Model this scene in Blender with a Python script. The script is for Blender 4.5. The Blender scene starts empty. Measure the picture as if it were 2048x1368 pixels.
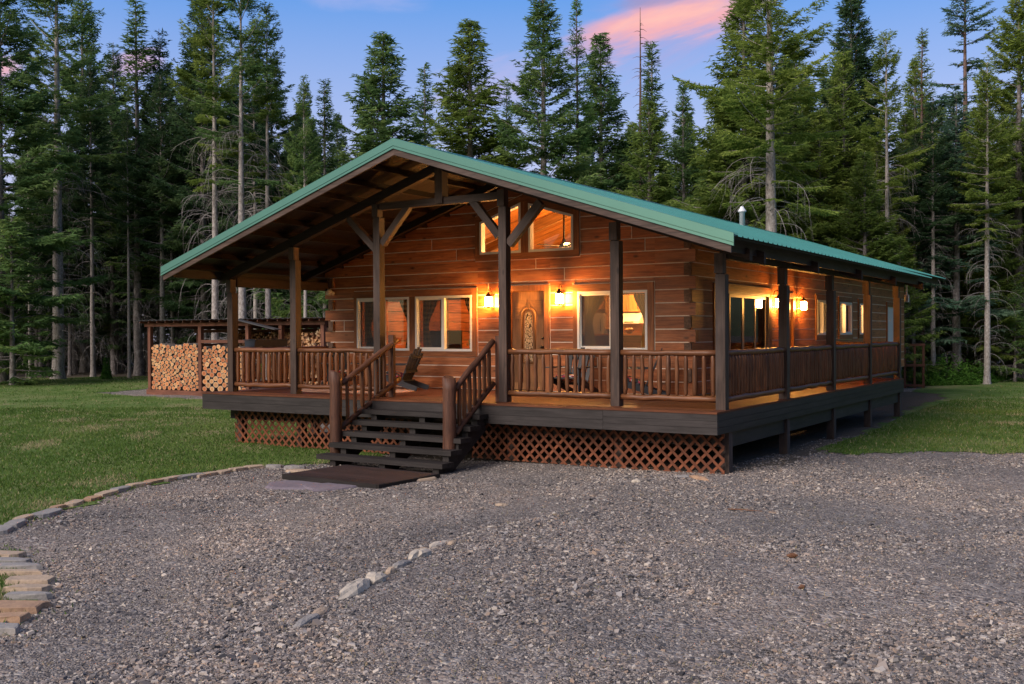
import bpy, math, random
import numpy as np
from mathutils import Vector, Matrix
random.seed(7); RNG = np.random.default_rng(11)
SC = bpy.context.scene
COL = SC.collection
R = math.radians

# ------------------------------------------------------------------ camera
CX, CY, CZ = 6.0388, -15.8065, 1.27
YAW, PIT, ROL, FPX = 0.5699, -0.0088, -0.0053, 2050.76
FW = np.array([-math.sin(YAW)*math.cos(PIT), math.cos(YAW)*math.cos(PIT), math.sin(PIT)])
_rt = np.array([math.cos(YAW), math.sin(YAW), 0.0]); _up = np.cross(_rt, FW)
RT = _rt*math.cos(ROL)+_up*math.sin(ROL); UP = -_rt*math.sin(ROL)+_up*math.cos(ROL)
CAMP = np.array([CX, CY, CZ])
cam = bpy.data.objects.new('camera', bpy.data.cameras.new('camera')); COL.objects.link(cam)
cam.data.sensor_width = 36.0; cam.data.lens = FPX/2048*36.0
cam.data.clip_start = 0.1; cam.data.clip_end = 2000
M4 = Matrix(((RT[0], UP[0], -FW[0], CX), (RT[1], UP[1], -FW[1], CY), (RT[2], UP[2], -FW[2], CZ), (0, 0, 0, 1)))
cam.matrix_world = M4
SC.camera = cam

def ray(u, v):
    return FW + RT*(u-1024)/FPX + UP*(684-v)/FPX
def at(u, v, depth):
    """real-world point seen in direction (u, v) at the given distance ahead"""
    return CAMP + ray(u, v)*depth
def on(u, v, axis, val):
    d = ray(u, v); return CAMP + d*((val-CAMP[axis])/d[axis])

# ------------------------------------------------------------------ terrain
def sstep(a, b, x):
    t = np.clip((x-a)/(b-a), 0, 1); return t*t*(3-2*t)
def crest(y):
    return 0.16 - 0.30*(y+9.15)*sstep(-12, -8, y)*(1-sstep(-7.5, -5, y)*0.55)*0.9
def hgt(x, y):
    x = np.asarray(x, float); y = np.asarray(y, float)
    h = -1.15 + 0.11*sstep(-6, 0, x)
    s = x - crest(y)
    h = h + 0.17*sstep(-0.28, 0.14, s)*(1-sstep(-7.2, -2.5, y))*(1-sstep(3, 9, s)*0.5)
    h = h + 0.10*np.exp(-((x+0.6)**2/0.8+(y+1.45)**2/0.3))
    h = h + 0.022*np.sin(x*1.3+y*0.7)*np.sin(y*1.1-x*0.4)
    return h

# ------------------------------------------------------------------ tagging
def tag(o, label=None, cat=None, group=None, kind=None):
    if label: o['label'] = label
    if cat: o['category'] = cat
    if group: o['group'] = group
    if kind: o['kind'] = kind
    return o
def empty(name, loc=(0, 0, 0), rz=0.0, label=None, cat=None, group=None):
    o = bpy.data.objects.new(name, None); COL.objects.link(o)
    o.location = loc; o.rotation_euler = (0, 0, rz); o.empty_display_size = 0.2
    return tag(o, label, cat, group)

# ------------------------------------------------------------------ mesh builder
def unit(v):
    v = np.asarray(v, float); return v/max(1e-9, np.linalg.norm(v))
class MB:
    def __init__(s):
        s.v = []; s.f = []; s.uv = []; s.t = []; s.mi = []; s.smooth = []
    def add(s, vs, fs, L=(1, 0, 0), tint=None, mi=0, smooth=False):
        b = len(s.v); vs = [np.asarray(p, float) for p in vs]; s.v += [tuple(p) for p in vs]
        L = unit(L); ou, ov = random.uniform(0, 50), random.uniform(0, 50)
        tv = random.random() if tint is None else tint
        for f in fs:
            p = [vs[i] for i in f]
            n = np.zeros(3)
            for i in range(len(p)):
                n += np.cross(p[i], p[(i+1) % len(p)])
            n = unit(n)
            T = np.cross(n, L)
            if np.linalg.norm(T) < 0.3:
                A = unit(np.cross(n, (0.3, 0.5, 0.8))); T = np.cross(n, A)
                s.uv += [(float(q@A)*8+ou, float(q@T)+ov) for q in p]
            else:
                T = unit(T); s.uv += [(float(q@L)+ou, float(q@T)+ov) for q in p]
            s.f.append(tuple(b+i for i in f)); s.t.append(tv); s.mi.append(mi); s.smooth.append(smooth)
        return s
    BF = [(0, 3, 2, 1), (4, 5, 6, 7), (0, 1, 5, 4), (1, 2, 6, 5), (2, 3, 7, 6), (3, 0, 4, 7)]
    def box(s, a, b, L=None, tint=None, mi=0):
        x0, y0, z0 = [min(a[i], b[i]) for i in range(3)]; x1, y1, z1 = [max(a[i], b[i]) for i in range(3)]
        if L is None:
            d = (x1-x0, y1-y0, z1-z0); L = [(1, 0, 0), (0, 1, 0), (0, 0, 1)][d.index(max(d))]
        return s.add([(x0, y0, z0), (x1, y0, z0), (x1, y1, z0), (x0, y1, z0), (x0, y0, z1), (x1, y0, z1), (x1, y1, z1), (x0, y1, z1)], s.BF, L, tint, mi)
    def beam(s, p0, p1, w, h, up=(0, 0, 1), tint=None, mi=0, w1=None, h1=None):
        p0 = np.asarray(p0, float); p1 = np.asarray(p1, float); d = unit(p1-p0)
        a = unit(np.cross(d, up)); b = np.cross(a, d)
        w1 = w if w1 is None else w1; h1 = h if h1 is None else h1
        q = [p0-a*w/2-b*h/2, p0+a*w/2-b*h/2, p0+a*w/2+b*h/2, p0-a*w/2+b*h/2]
        r = [p1-a*w1/2-b*h1/2, p1+a*w1/2-b*h1/2, p1+a*w1/2+b*h1/2, p1-a*w1/2+b*h1/2]
        return s.add(q+r, [(0, 1, 2, 3), (7, 6, 5, 4), (0, 4, 5, 1), (1, 5, 6, 2), (2, 6, 7, 3), (3, 7, 4, 0)], d, tint, mi)
    def prism(s, poly, fr, back, L, tint=None, mi=0):
        """poly: list of 2-D points; fr/back: functions 2-D -> 3-D"""
        n = len(poly); vs = [fr(p) for p in poly]+[back(p) for p in poly]
        fs = [tuple(range(n)), tuple(range(2*n-1, n-1, -1))]
        fs += [(i, n+i, n+(i+1) % n, (i+1) % n) for i in range(n)]
        return s.add(vs, fs, L, tint, mi)
    def tube(s, pts, rad, n=8, cap=True, tint=None, mi=0, jit=0.0, smooth=True):
        pts = [np.asarray(p, float) for p in pts]; m = len(pts)
        rad = [rad]*m if not hasattr(rad, '__len__') else rad
        rings = []; vs = []
        ref = np.array((0.0, 0, 1)) if abs(unit(pts[-1]-pts[0])[2]) < 0.9 else np.array((1.0, 0, 0))
        for i, p in enumerate(pts):
            d = unit(pts[min(i+1, m-1)]-pts[max(i-1, 0)])
            a = unit(np.cross(d, ref)); b = np.cross(d, a)
            for k in range(n):
                t = 2*math.pi*k/n; rr = rad[i]*(1+random.uniform(-jit, jit))
                vs.append(p+(a*math.cos(t)+b*math.sin(t))*rr)
        bb = len(s.v); s.v += [tuple(p) for p in vs]
        ou, ov = random.uniform(0, 50), random.uniform(0, 50); tv = random.random() if tint is None else tint
        ln = [0.0]
        for i in range(1, m): ln.append(ln[-1]+np.linalg.norm(pts[i]-pts[i-1]))
        for i in range(m-1):
            per = 2*math.pi*max(rad[i], 1e-3)
            for k in range(n):
                k2 = (k+1) % n
                s.f.append((bb+i*n+k, bb+i*n+k2, bb+(i+1)*n+k2, bb+(i+1)*n+k))
                s.uv += [(ou+ln[i], ov+per*k/n), (ou+ln[i], ov+per*(k+1)/n), (ou+ln[i+1], ov+per*(k+1)/n), (ou+ln[i+1], ov+per*k/n)]
                s.t.append(tv); s.mi.append(mi); s.smooth.append(smooth)
        if cap:
            for i, rev in ((0, True), (m-1, False)):
                f = [bb+i*n+k for k in range(n)]
                if rev: f.reverse()
                s.f.append(tuple(f)); s.t.append(tv); s.mi.append(mi); s.smooth.append(False)
                s.uv += [(ou+math.cos(2*math.pi*k/n)*rad[i]*8, ov+math.sin(2*math.pi*k/n)*rad[i]) for k in range(n)]
        return s
    def lathe(s, prof, n=16, org=(0, 0, 0), tint=None, mi=0, smooth=True, cap=True):
        return s.tube([(org[0], org[1], org[2]+z) for r, z in prof], [max(r, 1e-4) for r, z in prof], n, cap, tint, mi, 0, smooth)
    def build(s, name, mat, parent=None, loc=None, rot=None):
        me = bpy.data.meshes.new(name)
        me.from_pydata(s.v, [], s.f)
        uvl = me.uv_layers.new(name='UVMap')
        uvl.data.foreach_set('uv', np.asarray(s.uv, np.float32).ravel())
        at_ = me.attributes.new('tint', 'FLOAT', 'FACE'); at_.data.foreach_set('value', np.asarray(s.t, np.float32))
        mats = mat if isinstance(mat, (list, tuple)) else [mat]
        for m in mats: me.materials.append(m)
        me.polygons.foreach_set('material_index', np.asarray(s.mi, np.int32))
        me.polygons.foreach_set('use_smooth', np.asarray(s.smooth, bool))
        me.update()
        o = bpy.data.objects.new(name, me); COL.objects.link(o)
        if parent is not None: o.parent = parent
        if loc is not None: o.location = loc
        if rot is not None: o.rotation_euler = rot
        return o
def fast_mesh(name, V, F, mat, tint=None, corners=4, smooth=False):
    """big meshes straight from arrays; F: (n, corners)"""
    me = bpy.data.meshes.new(name); n = len(F)
    me.vertices.add(len(V)); me.vertices.foreach_set('co', np.asarray(V, np.float32).ravel())
    me.loops.add(n*corners); me.loops.foreach_set('vertex_index', np.asarray(F, np.int32).ravel())
    me.polygons.add(n)
    me.polygons.foreach_set('loop_start', np.arange(0, n*corners, corners, dtype=np.int32))
    me.polygons.foreach_set('loop_total', np.full(n, corners, np.int32))
    if tint is not None:
        a = me.attributes.new('tint', 'FLOAT', 'FACE'); a.data.foreach_set('value', np.asarray(tint, np.float32))
    me.polygons.foreach_set('use_smooth', np.full(n, smooth, bool))
    for m in (mat if isinstance(mat, (list, tuple)) else [mat]): me.materials.append(m)
    me.update(calc_edges=True)
    return me
def clip(poly, n, d):
    """keep the part of a convex 2-D polygon where n.p <= d"""
    out = []
    for i in range(len(poly)):
        p, q = poly[i], poly[(i+1) % len(poly)]
        a = n[0]*p[0]+n[1]*p[1]-d; b = n[0]*q[0]+n[1]*q[1]-d
        if a <= 0: out.append(p)
        if (a < 0 < b) or (b < 0 < a):
            t = a/(a-b); out.append((p[0]+(q[0]-p[0])*t, p[1]+(q[1]-p[1])*t))
    return out if len(out) > 2 else []
def area2(p):
    return 0.5*abs(sum(p[i][0]*p[(i+1) % len(p)][1]-p[(i+1) % len(p)][0]*p[i][1] for i in range(len(p))))
def subtract(polys, hole):
    """convex polygons minus one convex counter-clockwise hole"""
    res = []
    for P in polys:
        cur = P
        for i in range(len(hole)):
            if not cur: break
            a, b = hole[i], hole[(i+1) % len(hole)]
            n = (b[1]-a[1], a[0]-b[0]); d = n[0]*a[0]+n[1]*a[1]     # outward normal of a ccw edge
            o = clip(cur, (-n[0], -n[1]), -d)
            if o and area2(o) > 1e-5: res.append(o)
            cur = clip(cur, n, d)
    return res

# ------------------------------------------------------------------ materials
def newmat(name):
    m = bpy.data.materials.new(name); m.use_nodes = True
    nt = m.node_tree; nt.nodes.clear()
    out = nt.nodes.new('ShaderNodeOutputMaterial')
    return m, nt, out
def N(nt, t, **kw):
    n = nt.nodes.new('ShaderNode'+t)
    for k, v in kw.items():
        if k in n.inputs: n.inputs[k].default_value = v
        else: setattr(n, k, v)
    return n
def K(nt, a, b): nt.links.new(a, b)
def ramp(nt, fac, stops):
    r = nt.nodes.new('ShaderNodeValToRGB'); e = r.color_ramp.elements
    while len(e) < len(stops): e.new(0.5)
    for i, (p, c) in enumerate(stops):
        e[i].position = p; e[i].color = (*c, 1) if len(c) == 3 else c
    if fac is not None: K(nt, fac, r.inputs[0])
    return r
def mixc(nt, fac, a, b, mode='MIX'):
    m = nt.nodes.new('ShaderNodeMix'); m.data_type = 'RGBA'; m.blend_type = mode
    for s, v in ((m.inputs[0], fac), (m.inputs[6], a), (m.inputs[7], b)):
        if hasattr(v, 'is_linked') or hasattr(v, 'links'): K(nt, v, s)
        else: s.default_value = v if not isinstance(v, tuple) or len(v) == 4 else (*v, 1)
    return m.outputs[2]
def mth(nt, op, a, b=None, c=None, clamp=False):
    m = nt.nodes.new('ShaderNodeMath'); m.operation = op; m.use_clamp = clamp
    for i, v in enumerate((a, b, c)):
        if v is None: continue
        if hasattr(v, 'links'): K(nt, v, m.inputs[i])
        else: m.inputs[i].default_value = v
    return m.outputs[0]
def wood(name, dark, light, rough=0.62, knots=0.0, grain=1.0, weather=None, spec=0.35, bump=0.25):
    m, nt, out = newmat(name)
    uv = N(nt, 'UVMap'); mp = N(nt, 'Mapping'); mp.inputs['Scale'].default_value = (1.6*grain, 24*grain, 1)
    K(nt, uv.outputs[0], mp.inputs[0])
    nz = N(nt, 'TexNoise', Scale=1.0, Detail=7.0, Roughness=0.62, Distortion=0.6); K(nt, mp.outputs[0], nz.inputs['Vector'])
    col = ramp(nt, nz.outputs[0], [(0.3, dark), (0.68, light)]).outputs[0]
    mp2 = N(nt, 'Mapping'); mp2.inputs['Scale'].default_value = (0.9, 3.0, 1); K(nt, uv.outputs[0], mp2.inputs[0])
    nb = N(nt, 'TexNoise', Scale=1.3, Detail=4.0, Roughness=0.6); K(nt, mp2.outputs[0], nb.inputs['Vector'])
    bl = ramp(nt, nb.outputs[0], [(0.3, (0.62, 0.60, 0.58)), (0.7, (1.22, 1.2, 1.16))]).outputs[0]
    col = mixc(nt, 1.0, col, bl, 'MULTIPLY')
    ta = N(nt, 'Attribute', attribute_name='tint')
    tr = ramp(nt, ta.outputs['Fac'], [(0, (0.76, 0.75, 0.74)), (1, (1.2, 1.2, 1.2))]).outputs[0]
    col = mixc(nt, 1.0, col, tr, 'MULTIPLY')
    if knots:
        mp3 = N(nt, 'Mapping'); mp3.inputs['Scale'].default_value = (1.9, 4.6, 1); K(nt, uv.outputs[0], mp3.inputs[0])
        vo = N(nt, 'TexVoronoi', Scale=1.0, Randomness=1.0); K(nt, mp3.outputs[0], vo.inputs['Vector'])
        kf = ramp(nt, vo.outputs['Distance'], [(0.055, (1, 1, 1)), (0.16, (0, 0, 0))]).outputs[0]
        kk = mth(nt, 'MULTIPLY', kf, knots)
        col = mixc(nt, kk, col, tuple(c*0.22 for c in dark))
    if weather:
        wn = N(nt, 'TexNoise', Scale=0.55, Detail=5.0, Roughness=0.7); K(nt, mp2.outputs[0], wn.inputs['Vector'])
        wf = ramp(nt, wn.outputs[0], [(0.48, (0, 0, 0)), (0.72, (1, 1, 1))]).outputs[0]
        col = mixc(nt, mth(nt, 'MULTIPLY', wf, 0.6), col, weather)
    p = N(nt, 'BsdfPrincipled', Roughness=rough); p.inputs['Specular IOR Level'].default_value = spec
    K(nt, col, p.inputs['Base Color'])
    bp = N(nt, 'Bump', Strength=bump, Distance=0.01); K(nt, nz.outputs[0], bp.inputs['Height']); K(nt, bp.outputs[0], p.inputs['Normal'])
    K(nt, p.outputs[0], out.inputs[0]); return m
def plain(name, c, rough=0.5, metal=0.0, noise=0.15, scale=6.0, spec=0.5, bump=0.0):
    m, nt, out = newmat(name)
    tc = N(nt, 'TexCoord'); nz = N(nt, 'TexNoise', Scale=scale, Detail=5.0, Roughness=0.65); K(nt, tc.outputs['Object'], nz.inputs['Vector'])
    col = ramp(nt, nz.outputs[0], [(0.3, tuple(x*(1-noise) for x in c)), (0.7, tuple(min(1, x*(1+noise)) for x in c))]).outputs[0]
    p = N(nt, 'BsdfPrincipled', Roughness=rough, Metallic=metal); p.inputs['Specular IOR Level'].default_value = spec
    K(nt, col, p.inputs['Base Color'])
    if bump:
        bp = N(nt, 'Bump', Strength=bump, Distance=0.01); K(nt, nz.outputs[0], bp.inputs['Height']); K(nt, bp.outputs[0], p.inputs['Normal'])
    K(nt, p.outputs[0], out.inputs[0]); return m
def glow(name, c, strength):
    m, nt, out = newmat(name); e = N(nt, 'Emission', Strength=strength); e.inputs[0].default_value = (*c, 1)
    K(nt, e.outputs[0], out.inputs[0]); return m
def glass(name, tint=(1, 1, 1), refl=1.0, dim=0.0):
    m, nt, out = newmat(name)
    tr = N(nt, 'BsdfTransparent'); tr.inputs[0].default_value = (*[x*(1-dim) for x in tint], 1)
    gl = N(nt, 'BsdfGlossy', Roughness=0.015)
    fr = N(nt, 'Fresnel', IOR=1.5); f = mth(nt, 'MULTIPLY', fr.outputs[0], refl, clamp=True)
    mx = N(nt, 'MixShader'); K(nt, f, mx.inputs[0]); K(nt, tr.outputs[0], mx.inputs[1]); K(nt, gl.outputs[0], mx.inputs[2])
    K(nt, mx.outputs[0], out.inputs[0]); return m

M = {}
M['log'] = wood('log_wall_stain', (0.205, 0.056, 0.018), (0.556, 0.186, 0.065), 0.42, knots=0.9, weather=(0.460, 0.206, 0.103))
M['logend'] = wood('log_end_grain', (0.10, 0.055, 0.034), (0.23, 0.13, 0.085), 0.7)
M['chink'] = plain('chinking', (0.84, 0.71, 0.57), 0.8, noise=0.12, scale=14)
M['trim'] = wood('window_trim_wood', (0.17, 0.056, 0.019), (0.38, 0.140, 0.050), 0.5, knots=0.4)
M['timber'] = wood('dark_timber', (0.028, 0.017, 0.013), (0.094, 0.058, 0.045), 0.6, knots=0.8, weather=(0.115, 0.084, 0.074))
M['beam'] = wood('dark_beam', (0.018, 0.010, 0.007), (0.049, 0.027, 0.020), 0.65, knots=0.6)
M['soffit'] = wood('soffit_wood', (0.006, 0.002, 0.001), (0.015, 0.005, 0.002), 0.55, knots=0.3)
M['rail'] = wood('peeled_log_rail', (0.070, 0.026, 0.012), (0.215, 0.086, 0.036), 0.45, knots=0.6, grain=1.6)
M['newel'] = wood('newel_log', (0.052, 0.022, 0.014), (0.16, 0.068, 0.040), 0.6, knots=0.6, grain=1.6)
M['deck'] = wood('deck_boards', (0.072, 0.023, 0.010), (0.155, 0.052, 0.022), 0.62, spec=0.25)
M['fascia'] = wood('dark_fascia', (0.020, 0.016, 0.016), (0.041, 0.034, 0.034), 0.6, knots=0.3)
M['tread'] = wood('dark_tread', (0.013, 0.010, 0.010), (0.031, 0.025, 0.024), 0.6, knots=0.3)
M['mat'] = wood('platform_boards', (0.021, 0.012, 0.012), (0.052, 0.031, 0.030), 0.6)
M['lattice'] = wood('lattice_wood', (0.115, 0.033, 0.015), (0.230, 0.073, 0.031), 0.6)
M['pier'] = wood('pier_timber', (0.05, 0.035, 0.03), (0.11, 0.08, 0.07), 0.8)
M['sliderframe'] = plain('tan_door_frame', (0.20, 0.16, 0.125), 0.45, noise=0.06)
M['roof'] = plain('green_roof_metal', (0.037, 0.190, 0.172), 0.31, 0.0, noise=0.10, scale=0.5, spec=0.8)
M['rooftrim'] = plain('green_trim_metal', (0.125, 0.30, 0.25), 0.24, 0.4, noise=0.05, scale=0.8, spec=0.7)
M['white'] = plain('white_vinyl', (0.74, 0.73, 0.70), 0.4, noise=0.04)
M['vent'] = plain('white_vent_metal', (0.72, 0.73, 0.76), 0.35, noise=0.05)
M['glass'] = glass('window_glass', refl=1.1)
M['door'] = wood('front_door_wood', (0.16, 0.070, 0.026), (0.30, 0.14, 0.055), 0.45, grain=1.5)
M['black'] = plain('black_metal', (0.018, 0.016, 0.015), 0.45, 0.3, noise=0.2)
M['bronze'] = plain('bronze_metal', (0.085, 0.045, 0.02), 0.4, 0.7, noise=0.2)
M['chair'] = wood('black_chair_paint', (0.018, 0.020, 0.026), (0.045, 0.048, 0.058), 0.5)
M['lampglass'] = glow('lantern_glow', (1.0, 0.43, 0.085), 370.0)
M['inwood'] = wood('interior_wood', (0.136, 0.070, 0.027), (0.272, 0.149, 0.061), 0.5, knots=0.5)
M['ceilwood'] = wood('interior_ceiling_boards', (0.289, 0.104, 0.024), (0.476, 0.200, 0.053), 0.45, knots=0.3)
M['cab'] = wood('kitchen_cabinet_wood', (0.336, 0.148, 0.039), (0.496, 0.250, 0.075), 0.4)
M['redwood'] = wood('bar_front_wood', (0.10, 0.022, 0.012), (0.19, 0.045, 0.02), 0.4)
M['darkfab'] = plain('dark_sofa_fabric', (0.05, 0.05, 0.058), 0.9, noise=0.2, scale=30)
M['fridge'] = plain('fridge_steel', (0.32, 0.28, 0.24), 0.35, 0.5, noise=0.05)
M['soil'] = plain('leaf_green', (0.06, 0.12, 0.03), 0.7, noise=0.4, scale=20)
M['pot'] = plain('white_pot', (0.62, 0.55, 0.48), 0.4, noise=0.05)
M['fruit'] = plain('yellow_fruit', (0.6, 0.38, 0.06), 0.45, noise=0.3, scale=12)
M['planter'] = plain('dark_blue_plastic', (0.020, 0.024, 0.040), 0.5, noise=0.15)
M['shedwood'] = wood('shed_wood', (0.085, 0.032, 0.02), (0.19, 0.075, 0.045), 0.7)
M['shedmetal'] = plain('shed_roof_metal', (0.10, 0.095, 0.10), 0.45, 0.5, noise=0.3, scale=2)
def screen_mat():
    m, nt, out = newmat('insect_screen')
    tr = N(nt, 'BsdfTransparent'); tr.inputs[0].default_value = (0.9, 0.9, 0.9, 1)
    df = N(nt, 'BsdfDiffuse'); df.inputs[0].default_value = (0.10, 0.10, 0.105, 1)
    mx = N(nt, 'MixShader'); mx.inputs[0].default_value = 0.42
    K(nt, tr.outputs[0], mx.inputs[1]); K(nt, df.outputs[0], mx.inputs[2]); K(nt, mx.outputs[0], out.inputs[0]); return m
M['screen'] = screen_mat()
def leaded():
    m, nt, out = newmat('leaded_door_glass')
    tc = N(nt, 'TexCoord'); mp = N(nt, 'Mapping'); mp.inputs['Scale'].default_value = (27, 27, 13); K(nt, tc.outputs['Object'], mp.inputs[0])
    vo = N(nt, 'TexVoronoi', Scale=1.0, feature='DISTANCE_TO_EDGE'); K(nt, mp.outputs[0], vo.inputs['Vector'])
    ln = ramp(nt, vo.outputs['Distance'], [(0.05, (0.05, 0.03, 0.02)), (0.10, (0.80, 0.62, 0.40))]).outputs[0]
    p = N(nt, 'BsdfPrincipled', Roughness=0.25); K(nt, ln, p.inputs['Base Color'])
    tl = N(nt, 'BsdfTranslucent'); K(nt, ln, tl.inputs[0])
    mx = N(nt, 'MixShader'); mx.inputs[0].default_value = 0.5
    K(nt, p.outputs[0], mx.inputs[1]); K(nt, tl.outputs[0], mx.inputs[2])
    bp = N(nt, 'Bump', Strength=0.6, Distance=0.01); K(nt, vo.outputs['Distance'], bp.inputs['Height']); K(nt, bp.outputs[0], p.inputs['Normal'])
    K(nt, mx.outputs[0], out.inputs[0]); return m
M['leaded'] = leaded()
def cloth(name, c1, c2, plaid=True, sc=9.0):
    m, nt, out = newmat(name); uv = N(nt, 'UVMap')
    if plaid:
        sp = N(nt, 'SeparateXYZ'); K(nt, uv.outputs[0], sp.inputs[0])
        a = mth(nt, 'GREATER_THAN', mth(nt, 'FRACT', mth(nt, 'MULTIPLY', sp.outputs[0], sc)), 0.5)
        b = mth(nt, 'GREATER_THAN', mth(nt, 'FRACT', mth(nt, 'MULTIPLY', sp.outputs[1], sc)), 0.5)
        f = mth(nt, 'MULTIPLY', mth(nt, 'ADD', a, b), 0.5); col = mixc(nt, f, c1, c2)
    else:
        nz = N(nt, 'TexNoise', Scale=40.0, Detail=3.0); K(nt, uv.outputs[0], nz.inputs['Vector'])
        col = mixc(nt, nz.outputs[0], c1, c2)
    d = N(nt, 'BsdfDiffuse'); t = N(nt, 'BsdfTranslucent'); K(nt, col, d.inputs[0]); K(nt, col, t.inputs[0])
    mx = N(nt, 'MixShader'); mx.inputs[0].default_value = 0.35
    K(nt, d.outputs[0], mx.inputs[1]); K(nt, t.outputs[0], mx.inputs[2]); K(nt, mx.outputs[0], out.inputs[0]); return m
M['plaid'] = cloth('plaid_curtain', (0.03, 0.04, 0.035), (0.42, 0.32, 0.16))
M['olive'] = cloth('olive_curtain', (0.14, 0.10, 0.045), (0.20, 0.15, 0.07), plaid=False)
def floral():
    m, nt, out = newmat('floral_cushion'); tc = N(nt, 'TexCoord')
    vo = N(nt, 'TexVoronoi', Scale=22.0); K(nt, tc.outputs['Object'], vo.inputs['Vector'])
    sp = N(nt, 'SeparateColor'); K(nt, vo.outputs['Color'], sp.inputs[0])
    r = ramp(nt, sp.outputs[0], [(0, (0.02, 0.02, 0.02)), (0.35, (0.5, 0.44, 0.38)), (0.55, (0.35, 0.03, 0.06)), (0.8, (0.5, 0.18, 0.05))])
    r.color_ramp.interpolation = 'CONSTANT'
    p = N(nt, 'BsdfPrincipled', Roughness=0.85); K(nt, r.outputs[0], p.inputs['Base Color']); K(nt, p.outputs[0], out.inputs[0]); return m
M['floral'] = floral()
def rug_mat():
    m, nt, out = newmat('rug_weave'); tc = N(nt, 'TexCoord'); g = N(nt, 'TexGradient', gradient_type='SPHERICAL')
    mp = N(nt, 'Mapping'); mp.inputs['Scale'].default_value = (0.45, 0.45, 1); K(nt, tc.outputs['Object'], mp.inputs[0]); K(nt, mp.outputs[0], g.inputs[0])
    w = mth(nt, 'FRACT', mth(nt, 'MULTIPLY', g.outputs[1], 14.0))
    col = mixc(nt, w, (0.42, 0.24, 0.17), (0.55, 0.34, 0.24)); p = N(nt, 'BsdfPrincipled', Roughness=0.9)
    K(nt, col, p.inputs['Base Color']); K(nt, p.outputs[0], out.inputs[0]); return m
M['rug'] = rug_mat()
def stone(name, c1, c2, c3, scale=3.0):
    m, nt, out = newmat(name); tc = N(nt, 'TexCoord'); oi = N(nt, 'ObjectInfo')
    ad = N(nt, 'VectorMath', operation='ADD'); K(nt, tc.outputs['Object'], ad.inputs[0])
    cv = N(nt, 'CombineXYZ'); s_ = mth(nt, 'MULTIPLY', oi.outputs['Random'], 40.0)
    for i in range(3): K(nt, s_, cv.inputs[i])
    K(nt, cv.outputs[0], ad.inputs[1])
    nz = N(nt, 'TexNoise', Scale=scale, Detail=8.0, Roughness=0.65, Distortion=0.5); K(nt, ad.outputs[0], nz.inputs['Vector'])
    col = ramp(nt, nz.outputs[0], [(0.3, c1), (0.5, c2), (0.72, c3)]).outputs[0]
    n2 = N(nt, 'TexNoise', Scale=scale*9, Detail=6.0, Roughness=0.7); K(nt, ad.outputs[0], n2.inputs['Vector'])
    col = mixc(nt, 0.5, col, ramp(nt, n2.outputs[0], [(0.3, tuple(x*0.6 for x in c2)), (0.7, tuple(min(1, x*1.35) for x in c2))]).outputs[0])
    p = N(nt, 'BsdfPrincipled', Roughness=0.85); K(nt, col, p.inputs['Base Color'])
    bp = N(nt, 'Bump', Strength=0.5, Distance=0.02); K(nt, n2.outputs[0], bp.inputs['Height']); K(nt, bp.outputs[0], p.inputs['Normal'])
    K(nt, p.outputs[0], out.inputs[0]); return m
M['stone_tan'] = stone('tan_flagstone', (0.238, 0.180, 0.138), (0.392, 0.290, 0.209), (0.476, 0.336, 0.220))
M['stone_grey'] = stone('grey_flagstone', (0.160, 0.145, 0.142), (0.255, 0.233, 0.220), (0.351, 0.311, 0.274))
M['stone_rust'] = stone('rusty_flagstone', (0.218, 0.134, 0.090), (0.367, 0.224, 0.138), (0.436, 0.302, 0.192))
M['stone_purple'] = stone('purple_flagstone', (0.119, 0.097, 0.116), (0.170, 0.138, 0.161), (0.221, 0.184, 0.202), 2.0)
M['stone_white'] = stone('pale_rock', (0.337, 0.283, 0.233), (0.468, 0.401, 0.328), (0.543, 0.456, 0.363))

def ground_mat():
    m, nt, out = newmat('forest_floor'); tc = N(nt, 'TexCoord')
    n1 = N(nt, 'TexNoise', Scale=0.6, Detail=9.0, Roughness=0.7); K(nt, tc.outputs['Object'], n1.inputs['Vector'])
    n2 = N(nt, 'TexNoise', Scale=14.0, Detail=6.0, Roughness=0.7); K(nt, tc.outputs['Object'], n2.inputs['Vector'])
    c = ramp(nt, n1.outputs[0], [(0.35, (0.030, 0.022, 0.014)), (0.55, (0.055, 0.042, 0.028)), (0.7, (0.035, 0.045, 0.016))]).outputs[0]
    c = mixc(nt, 0.6, c, ramp(nt, n2.outputs[0], [(0.3, (0.025, 0.018, 0.012)), (0.7, (0.15, 0.11, 0.075))]).outputs[0])
    p = N(nt, 'BsdfPrincipled', Roughness=0.95); K(nt, c, p.inputs['Base Color'])
    bp = N(nt, 'Bump', Strength=0.8, Distance=0.05); K(nt, n2.outputs[0], bp.inputs['Height']); K(nt, bp.outputs[0], p.inputs['Normal'])
    K(nt, p.outputs[0], out.inputs[0]); return m
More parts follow.
